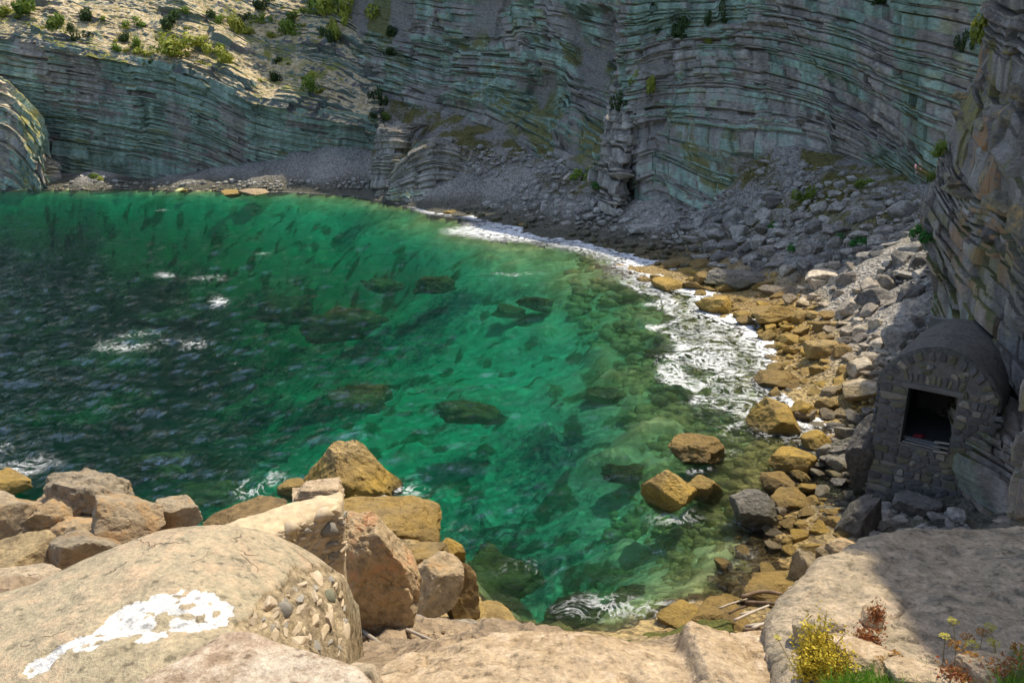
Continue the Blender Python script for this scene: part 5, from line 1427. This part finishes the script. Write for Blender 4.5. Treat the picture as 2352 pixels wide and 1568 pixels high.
for i, (pts, rad, mt, lb) in enumerate((
    ([(815, 1440), (838, 1462), (880, 1492), (905, 1512), (935, 1518)], .035, M_wood_pale, 'long pale forked branch lying on the rock platform'),
    ([(918, 1448), (950, 1462), (985, 1478), (1000, 1490)], .03, M_wood_pale, 'bleached branch lying right of the long forked one'),
    ([(800, 1508), (825, 1520), (852, 1530)], .028, M_wood_pale, 'short branch at the rim of the pink roof slab'))):
    got = [ground_at([a], [b], 6.0)[0] for a, b in pts]
    tag(tube('branch', [lift(g, 0.09) for g in got], (rad, rad * .85, rad * .6), mt, 8, 40 + i), lb, 'branch', 'branches on the rock platform')
got = [G(a, b, 0.9) for a, b in ((1120, 1448), (1250, 1452), (1400, 1458), (1480, 1452), (1530, 1440))]
hose_m = plain_mat('black_hose', (0.012, 0.013, 0.014), (0.03, 0.03, 0.03), 5, 0.5)
tag(tube('hose', [G(1455, 1492, 1.6), G(1500, 1484, 1.5), G(1545, 1474, 1.5)], (.05, .05), hose_m, 8, 60), 'short length of black hose behind the rock shelf', 'hose')
# weedy ledge along the foot of the pool
rows = [[G(a, b, z) for a, b in ((1060, 1478), (1200, 1486), (1350, 1494), (1500, 1490), (1600, 1462), (1680, 1452))] for z, b0 in ((0.75, 0),)]
rows = [[q + np.array((0, dy, dz)) for q in rows[0]] for dy, dz in ((-0.9, 0.15), (-0.3, 0.08), (0.35, 0.0), (0.75, -0.15))]
weed_m = rock_mat('weedy_ledge', (0.20, 0.20, 0.04), (0.26, 0.20, 0.06), (0.22, 0.24, 0.035), 0.3, 1.0)
o = link('weedy_ledge', slab_mesh('weedy_ledge', rows, 120, 24, amp=0.16, freq=1.4, seed=71, fine=0.03, skirt=((0.05, 0.05), (0.1, 0.2), (0.12, 0.8), (0.12, 1.8))), weed_m)
tag(o, 'yellow green weed covered ledge at the foot of the pool behind the shelf', 'ledge', kind='thing')

# ------------------------------------------------------------------ shrubs
def shrub_mesh(seed, n=620, leaf=0.095, squash=0.75, lobes=6, up=0.5):
    r = np.random.default_rng(seed)
    L = r.normal(0, 0.45, (lobes, 3)); L[:, 2] = np.abs(L[:, 2]) * 0.7 + 0.15
    R = r.uniform(0.32, 0.62, lobes)
    k = r.integers(0, lobes, n)
    d = r.normal(0, 1, (n, 3)); d /= np.linalg.norm(d, axis=1, keepdims=True)
    c = L[k] + d * (R[k] * r.uniform(0.55, 1.05, n))[:, None]
    c[:, 2] *= squash
    keep = c[:, 2] > -0.12
    c, d = c[keep], d[keep]
    n = len(c)
    nn = d + r.normal(0, 0.5, (n, 3)); nn[:, 2] += up; nn /= np.linalg.norm(nn, axis=1, keepdims=True)
    a = np.cross(nn, r.normal(0, 1, (n, 3))); a /= np.linalg.norm(a, axis=1, keepdims=True)
    b = np.cross(nn, a)
    s = leaf * r.uniform(0.6, 1.5, n)[:, None]
    V = np.stack((c - a * s - b * s * .55, c + a * s * .2 - b * s * .6, c + a * s * 1.2, c + a * s * .1 + b * s * .6), 1).reshape(-1, 3)
    F = np.arange(n * 4).reshape(-1, 4)
    t = np.repeat(np.clip(0.25 + 0.55 * c[:, 2] + r.normal(0, 0.25, n), 0, 1), 4)
    return mesh_np('shrub_crown', V, F, False, {'leaf': t})
SHR = [shrub_mesh(800 + i) for i in range(5)]
TUFT = [shrub_mesh(850 + i, 260, 0.10, 0.4, 7, 0.2) for i in range(3)]
CL = ['hillside', 'headland_cliff', 'headland_spur', 'back_cliff', 'folded_cliff', 'promontory', 'cliff_stump', 'cliff_rib', 'near_cliff', 'beach']
SHRUBS = [  # px, py, w, h, material, label
 (59, 14, 60, 44, M_leaf, 'lush green shrub at the very top left of the sunlit slope'), (12, 31, 36, 18, M_leaf_y, 'yellow low shrub at the left edge of the sunlit slope'), (135, 52, 44, 40, M_leaf, 'green shrub on the left of the sunlit slope'), (205, 31, 34, 32, M_leaf_d, 'dark round shrub standing alone on the pale scree'),
 (172, 68, 24, 18, M_leaf_d, 'small dark shrub below the left green one'), (166, 86, 18, 20, M_leaf_d, 'small dark shrub hanging on the headland rim at left'), (203, 80, 17, 11, M_leaf_d, 'tiny dark shrub near the headland rim'), (266, 109, 24, 18, M_leaf, 'little green shrub on the headland rim'), (293, 84, 30, 24, M_leaf_d, 'dark shrub above the headland rim left of the bright thicket'),
 (322, 101, 26, 20, M_leaf, 'green shrub just left of the bright thicket'), (318, 55, 36, 24, M_leaf, 'spreading green shrub in the middle of the slope'), (394, 52, 36, 34, M_leaf_d, 'dark shrub against the pale outcrop'), (426, 23, 24, 16, M_leaf, 'green shrub near the top on the outcrop'), (486, 31, 24, 24, M_leaf_d, 'dark upright shrub near the top centre of the slope'),
 (398, 108, 84, 38, M_leaf_y, 'wide bright yellow green thicket above the headland rim'), (465, 97, 44, 22, M_leaf_y, 'yellow shrub right of the bright thicket'), (508, 132, 52, 36, M_leaf_y, 'bright shrub on the rim below the yellow one'), (539, 58, 44, 44, M_leaf_y, 'tall yellowish shrub in the middle of the outcrop'), (508, 43, 22, 26, M_leaf, 'narrow green shrub left of the tall yellowish one'),
 (566, 43, 30, 18, M_leaf_d, 'dark flat shrub right of the tall yellowish one'), (605, 43, 26, 18, M_leaf, 'small green shrub among pale blocks'), (609, 10, 44, 22, M_leaf_d, 'dark shrub cut by the top edge left of the bright crowns'), (660, 68, 54, 40, M_leaf, 'green shrub spreading over the upper ledge'), (672, 50, 30, 20, M_leaf, 'green shrub just above the spreading one'),
 (742, 20, 76, 50, M_leaf, 'large bright green crown at the top right of the sunlit slope'), (800, 24, 70, 54, M_leaf_y, 'largest yellow green crown beside the shaded cliff'), (770, 70, 36, 44, M_leaf_y, 'yellow green shrub trailing down beside the shaded cliff'), (640, 139, 26, 16, M_leaf_d, 'dark shrub on the ledge at the right of the slope'), (625, 174, 30, 30, M_leaf_d, 'dark shrub near the tip of the sunlit slope'),
 (703, 199, 38, 30, M_leaf, 'green shrub at the lower tip of the sunlit slope'), (715, 172, 20, 14, M_leaf_y, 'small yellow shrub above the lower tip'), (755, 88, 30, 30, M_leaf_d, 'dark shrub under the trailing yellow one'), (348, 141, 12, 10, M_leaf_d, 'tiny dark shrub right on the rim edge'),
 (894, 72, 36, 34, M_leaf_d, 'dark shrub in shade at the left of the back cliff'), (906, 120, 28, 14, M_leaf_d, 'small dark shrub below on the back cliff'), (873, 228, 30, 36, M_leaf_d, 'dark upright shrub at the head of the talus'), (883, 270, 32, 20, M_leaf, 'rounded green shrub above the headland corner'), (855, 265, 20, 14, M_leaf_d, 'small dark shrub on the headland corner'),
 (1567, 58, 54, 56, M_leaf_d, 'big dark green shrub hanging on the folded cliff'), (1516, 68, 22, 22, M_leaf_d, 'dark shrub in the gully left of the big one'), (1659, 38, 36, 54, M_leaf_d, 'tall dark shrub right of the big one on the folded cliff'), (2010, 4, 36, 22, M_leaf_d, 'dark shrub cut by the top edge above the folded cliff'), (1630, 85, 26, 30, M_leaf_y, 'olive shrub below the tall dark one'),
 (213, 404, 26, 16, M_leaf, 'green shrub on the debris cone below the headland'), (236, 411, 14, 8, M_leaf_y, 'small olive shrub on the debris cone'), (1862, 452, 46, 34, M_leaf, 'green bush on the upper scree'), (2116, 536, 38, 34, M_leaf_g, 'blue green bush at the foot of the near cliff'), (1750, 478, 32, 24, M_leaf_g, 'green bush above the grey scree block'),
 (1983, 556, 60, 30, M_leaf_g, 'bright green low bush in the middle of the scree'), (1916, 552, 36, 22, M_leaf_g, 'green low bush left of the bright one'), (1775, 518, 28, 14, M_leaf_g, 'small green bush between scree boulders'), (1823, 571, 34, 12, M_leaf_g, 'flat green patch of leaves on the scree'), (1990, 420, 40, 20, M_leaf, 'green bush under the folded beds'),
 (2255, 60, 50, 70, M_leaf_y, 'yellow flowered bush on top of the near cliff corner'), (2165, 345, 30, 30, M_leaf, 'green tuft on the near cliff edge'), (2215, 100, 24, 40, M_leaf_d, 'dark tuft in a crack of the near cliff corner'),
 (1340, 405, 50, 26, M_leaf, 'green bush on the gully floor'), (1370, 425, 30, 16, M_leaf_g, 'bright green bush at the foot of the rib'), (1500, 190, 26, 40, M_leaf_y, 'olive shrub in the gully beside the rib'), (1455, 185, 36, 30, M_leaf_y, 'olive shrub on the ledge left of the gully'), (1424, 240, 26, 40, M_leaf_d, 'dark shrub low in the gully'),
]
sr = np.random.default_rng(21)
for i, (px, py, w, h, mt, lb) in enumerate(SHRUBS):
    got = hit(CL, px, py + h * 0.3)
    if got is None: continue
    loc, nor, dist = got
    dp = loc.y * _cp + (CAM_H - loc.z) * _sp
    W, H = w * dp / FPX / 2, h * dp / FPX
    o = link('shrub', with_mat(SHR[i % 5], mt), None, None, (loc.x, loc.y, loc.z - H * 0.1), (0, 0, sr.uniform(0, 6.28)), (W * 1.3, W * 1.2, H * 1.2))
    tag(o, lb, 'shrub', 'shrubs on the cliffs and slopes')

COMP = [(t, k) for k, t in enumerate(SHRUBS[:33])]
for (px, py, w, h, mt, lb), i in COMP:
    px2, py2 = px + (w * 0.75 + 6) * (1 if i % 2 else -1), py + 4 + h * 0.3
    if py2 < 3: continue
    got = hit(['hillside'], px2, py2)
    if got is None: continue
    loc, nor, dist = got
    dp = loc.y * _cp + (CAM_H - loc.z) * _sp
    W = w * sr.uniform(0.4, 0.6) * dp / FPX / 2
    o = link('shrub', with_mat(SHR[(i + 2) % 5], (M_leaf, M_leaf_y, M_leaf_y)[i % 3]), None, None, (loc.x, loc.y, loc.z - W * 0.15), (0, 0, sr.uniform(0, 6.28)), (W * 1.4, W * 1.2, W * 1.1))
    tag(o, f'low bush {"right" if i % 2 else "left"} of the ' + ' '.join(lb.split()[:11]), 'shrub', 'low bushes on the sunlit slope')

# dry grass on slopes and ledges
def tufts(name, label, polys, names, n, w0, w1, mat, seed, hscale=0.5):
    r = np.random.default_rng(seed)
    V, F, T, n0 = [], [], [], 0
    base = []
    for me in TUFT:
        v = np.empty(len(me.vertices) * 3, np.float32); me.vertices.foreach_get('co', v)
        t = np.empty(len(me.vertices), np.float32); me.attributes['leaf'].data.foreach_get('value', t)
        base.append((v.reshape(-1, 3)[:240], t[:240]))
    for poly, share in polys:
        pp = np.array(poly)
        q = r.uniform(pp.min(0), pp.max(0), (int(n * share * 3), 2)); q = q[in_poly(q[:, 0], q[:, 1], poly)][:int(n * share)]
        for px, py in q:
            got = hit(names, px, py)
            if got is None: continue
            loc, nor, dist = got
            if nor.z < 0.22: continue
            dp = loc.y * _cp + (CAM_H - loc.z) * _sp
            W = r.uniform(w0, w1) * dp / FPX / 2
            v, t = base[int(r.integers(3))]
            m_ = 4 * int(r.integers(18, 60))
            a = r.uniform(0, 6.28); c, s = cos(a), sin(a)
            R = np.array(((c, -s, 0), (s, c, 0), (0, 0, 1)))
            V.append((v[:m_] * np.array((W, W, W * hscale * r.uniform(.8, 1.6)))) @ R.T + np.array(loc)); T.append(t[:m_])
            F.append(np.arange(m_).reshape(-1, 4) + n0); n0 += m_
    o = link(name, mesh_np(name, np.concatenate(V), np.concatenate(F), False, {'leaf': np.concatenate(T)}), mat)
    return tag(o, label, 'grass', kind='stuff')
tufts('dry_grass', 'olive brown dry grass growing in patches on the shaded talus and scree', [([(770, 205), (900, 232), (1000, 250), (1100, 300), (1200, 350), (1150, 400), (1050, 320), (900, 285)], .30), ([(1230, 400), (1390, 405), (1390, 445), (1280, 450)], .14),
      ([(1690, 355), (1780, 365), (1800, 440), (1700, 420)], .14), ([(1860, 380), (2000, 410), (2130, 450), (2120, 500), (1980, 480), (1850, 470)], .30), ([(1360, 60), (1520, 160), (1510, 260), (1400, 250)], .12), ([(880, 320), (1080, 330), (1100, 400), (930, 380)], .08)],
      ['beach', 'back_cliff', 'folded_cliff', 'promontory', 'cliff_stump', 'cliff_rib'], 1000, 12, 30, M_drygrass, 4, 0.7)
tufts('slope_grass', 'sparse yellow green grass scattered over the sunlit slope', [([(0, 0), (840, 0), (760, 100), (760, 240), (600, 210), (450, 160), (300, 120), (0, 70)], 1.0)], ['hillside'], 900, 7, 22, M_leaf_y, 6, 0.7)

# ------------------------------------------------------------------ plants at the viewer's feet
def blade_mesh(name, roots, hmin, hmax, w, seed, lean=0.35, per=1):
    r = np.random.default_rng(seed)
    V, F, T, n = [], [], [], 0
    for p in roots:
        for _ in range(per):
            h = r.uniform(hmin, hmax); a = r.uniform(0, 6.28); b = r.uniform(0, 6.28)
            d = np.array((cos(a), sin(a), 0)) * h * r.uniform(0.1, lean); s = np.array((cos(b), sin(b), 0)) * w
            q = np.array(p) + np.append(r.normal(0, 0.012, 2), 0)
            for f, ww in ((0, 1.0), (0.5, 0.85), (1.0, 0.15)):
                c = q + d * f * f + np.array((0, 0, h * f))
                V += [c - s * ww, c + s * ww]
            F += [(n, n + 1, n + 3, n + 2), (n + 2, n + 3, n + 5, n + 4)]
            T += [0, 0, .5, .5, 1, 1]
            n += 6
    return mesh_np(name, V, F, True, {'leaf': T})
pr = np.random.default_rng(31)
def roots_in(poly, Y0, Y1, n):
    pp = np.array(poly); q = pr.uniform(pp.min(0), pp.max(0), (n * 4, 2)); q = q[in_poly(q[:, 0], q[:, 1], poly)][:n]
    return [P(a, b, Y0 + (Y1 - Y0) * (b - pp[:, 1].min()) / (np.ptp(pp[:, 1]) + 1e-6)) for a, b in q]
o = link('green_grass', blade_mesh('green_grass', roots_in([(1890, 1600), (1905, 1580), (1990, 1566), (2080, 1572), (2180, 1585), (2190, 1640), (1880, 1640)], 4.35, 3.95, 620), .08, .19, .0042, 1, .7, 2), M_grass)
tag(o, 'tuft of fresh green grass at the bottom edge below the big slab', 'grass', kind='stuff')
o = link('green_grass', blade_mesh('green_grass', roots_in([(2300, 1600), (2330, 1550), (2400, 1530), (2400, 1640), (2290, 1640)], 4.3, 3.9, 300), .10, .24, .0042, 2, .7, 2), M_grass)
tag(o, 'tuft of fresh green grass in the bottom right corner', 'grass', kind='stuff')
def golden_herb(px, py, Y, h, spread, n, seed, label, mats):
    r = np.random.default_rng(seed)
    root = P(px, py, Y)
    e = empty('dry_herb', tuple(root))
    tag(e, label, 'plant', 'dry herbs at the bottom right', 'thing')
    for i in range(n):
        a = r.uniform(0, 6.28); l = h * r.uniform(.5, 1.0)
        tip = np.array((cos(a) * spread * r.uniform(.2, 1), sin(a) * spread * .5 * r.uniform(.2, 1), l))
        st = tube('stem', [np.zeros(3), tip * .5 + np.array((0, 0, l * .08)), tip], (.0035, .002), mats[0], 5, i, e)
        V, F, T, k = [], [], [], 0
        for _ in range(70):
            f = r.uniform(.35, 1.05)
            c = tip * f + r.normal(0, .03, 3)
            u = r.normal(0, 1, 3); u /= np.linalg.norm(u); v = np.cross(u, r.normal(0, 1, 3)); v /= np.linalg.norm(v)
            s = r.uniform(.007, .018)
            V += [c - u * s, c + v * s * .5, c + u * s, c - v * s * .5]; F.append((k, k + 1, k + 2, k + 3)); T += [r.random()] * 4; k += 4
        link('leaves', mesh_np('leaves', V, F, False, {'leaf': T}), mats[1], st)
    return e
golden_herb(1872, 1560, 4.55, .50, .20, 20, 1, 'yellow flowering dry herb between the rock shelf and the big slab', (M_stalk, M_gold_leaf))
golden_herb(1846, 1575, 4.45, .40, .16, 16, 2, 'shorter yellow herb at the rim of the rock shelf', (M_stalk, M_gold_leaf))
golden_herb(1905, 1585, 4.4, .34, .16, 15, 3, 'yellow herb growing out of the green grass', (M_stalk, M_gold_leaf))
golden_herb(1992, 1490, 4.72, .20, .09, 7, 4, 'rusty dried herb rooted in the crack of the big slab', (M_stalk, M_red))
golden_herb(2010, 1424, 5.0, .12, .05, 4, 5, 'small red herb on top of the angular block', (M_stalk, M_red))
golden_herb(2290, 1590, 4.1, .28, .13, 8, 6, 'rusty dry herb in the bottom right corner', (M_stalk, M_red))
golden_herb(2190, 1600, 4.15, .24, .12, 7, 7, 'rusty dry herb below the tall flower heads', (M_stalk, M_red))
def umbel(px, py, root_px, root_py, Y, rad, mat, seed, label):
    r = np.random.default_rng(seed)
    tip, root = P(px, py, Y), P(root_px, root_py, Y - 0.15)
    e = empty('wild_carrot', tuple(root))
    tag(e, label, 'flower', 'wild carrot flowers at the bottom right', 'thing')
    t = tip - root
    tube('stem', [np.zeros(3), t * .5 + r.normal(0, .02, 3), t], (.004, .0022), M_stalk, 5, seed, e)
    V, F, T, k = [], [], [], 0
    for _ in range(60):
        a, q = r.uniform(0, 6.28), math.sqrt(r.random()) * rad
        c = t + np.array((cos(a) * q, sin(a) * q, rad * .35 * (1 - (q / rad) ** 2) + r.normal(0, .004)))
        u = r.normal(0, 1, 3); u[2] *= .4; u /= np.linalg.norm(u); v = np.cross(u, (r.normal(), r.normal(), 2.0)); v /= np.linalg.norm(v)
        s = rad * r.uniform(.1, .2)
        V += [c - u * s, c + v * s, c + u * s, c - v * s]; F.append((k, k + 1, k + 2, k + 3)); T += [r.random()] * 4; k += 4
    head = link('flower_head', mesh_np('flower_head', V, F, False, {'leaf': T}), mat, e)
    for a in np.linspace(0, 6.28, 7)[:-1]:
        tube('ray', [t * .94, t + np.array((cos(a) * rad * .8, sin(a) * rad * .8, 0))], (.0016, .001), M_stalk, 4, seed, head)
for i, (px, py, rx, ry, Y, rad, mt, lb) in enumerate((
    (2189, 1426, 2170, 1600, 4.6, .030, M_umbel_y, 'yellow flower head on the tallest stalk before the shaded slab'), (2171, 1461, 2165, 1600, 4.5, .030, M_umbel_y, 'yellow flower head lower left of the tallest one'), (2222, 1462, 2205, 1600, 4.5, .036, M_umbel_o, 'orange flower head in the middle of the group'),
    (2198, 1481, 2195, 1610, 4.35, .046, M_umbel_o, 'large rusty seed head at the left of the group'), (2232, 1479, 2228, 1600, 4.4, .034, M_umbel_y, 'yellow flower head right of the large rusty one'), (2275, 1440, 2300, 1600, 4.6, .032, M_umbel_y, 'yellow flower head turned sideways up right'), (2258, 1452, 2262, 1600, 4.5, .036, M_umbel_o, 'orange flower head turned sideways'),
    (2233, 1510, 2222, 1610, 4.25, .046, M_umbel_o, 'large rusty seed head lowest in the group'), (2280, 1476, 2310, 1600, 4.4, .034, M_umbel_y, 'yellow flower head with a slanting stalk at right'), (2343, 1490, 2345, 1610, 4.25, .05, M_umbel_o, 'big rusty seed head at the right picture edge'), (1861, 1440, 1868, 1560, 4.7, .024, M_umbel_y, 'single small yellow flower head before the slab corner'),
    (1786, 1465, 1850, 1570, 4.75, .026, M_umbel_y, 'yellow flower head leaning left over the rock shelf'), (1900, 1462, 1892, 1570, 4.6, .022, M_umbel_o, 'small ochre flower head above the yellow herb'), (2058, 1503, 2072, 1600, 4.4, .036, M_umbel_o, 'dark red seed head standing alone in the middle'), (2022, 1512, 2060, 1600, 4.35, .022, M_umbel_o, 'small rust flower head left of the dark red one'))):
    umbel(px, py, rx, ry, Y, rad * 1.25, mt, 90 + i, lb)
# grassy tuft with pink flowers on the corner of the near cliff
got = hit(['near_cliff'], 2140, 415)
if got:
    loc = np.array(got[0])
    e = empty('thrift_tuft', tuple(loc)); tag(e, 'grassy tuft with tiny pink flowers sticking out from the near cliff edge', 'plant', kind='thing')
    r = np.random.default_rng(8)
    link('grass_tuft', blade_mesh('grass_tuft', [r.normal(0, .18, 3) * np.array((1, 1, .3)) for _ in range(120)], .2, .5, .012, 5, .9), M_leaf, e)
    pk = leaf_mat('pink_petals', (0.55, 0.30, 0.36), (0.65, 0.42, 0.45))
    for k in range(7):
        tip = np.array((-r.uniform(.3, 1.1), r.normal(0, .2), r.uniform(.3, .8)))
        tube('stem', [np.zeros(3), tip * .5 + np.array((0, 0, .08)), tip], (.012, .007), M_stalk, 5, k, e)
        link('flower_head', with_mat(ROCKS_ROUND[0], pk), None, e, tuple(tip), (0, 0, 0), (.045, .045, .035))
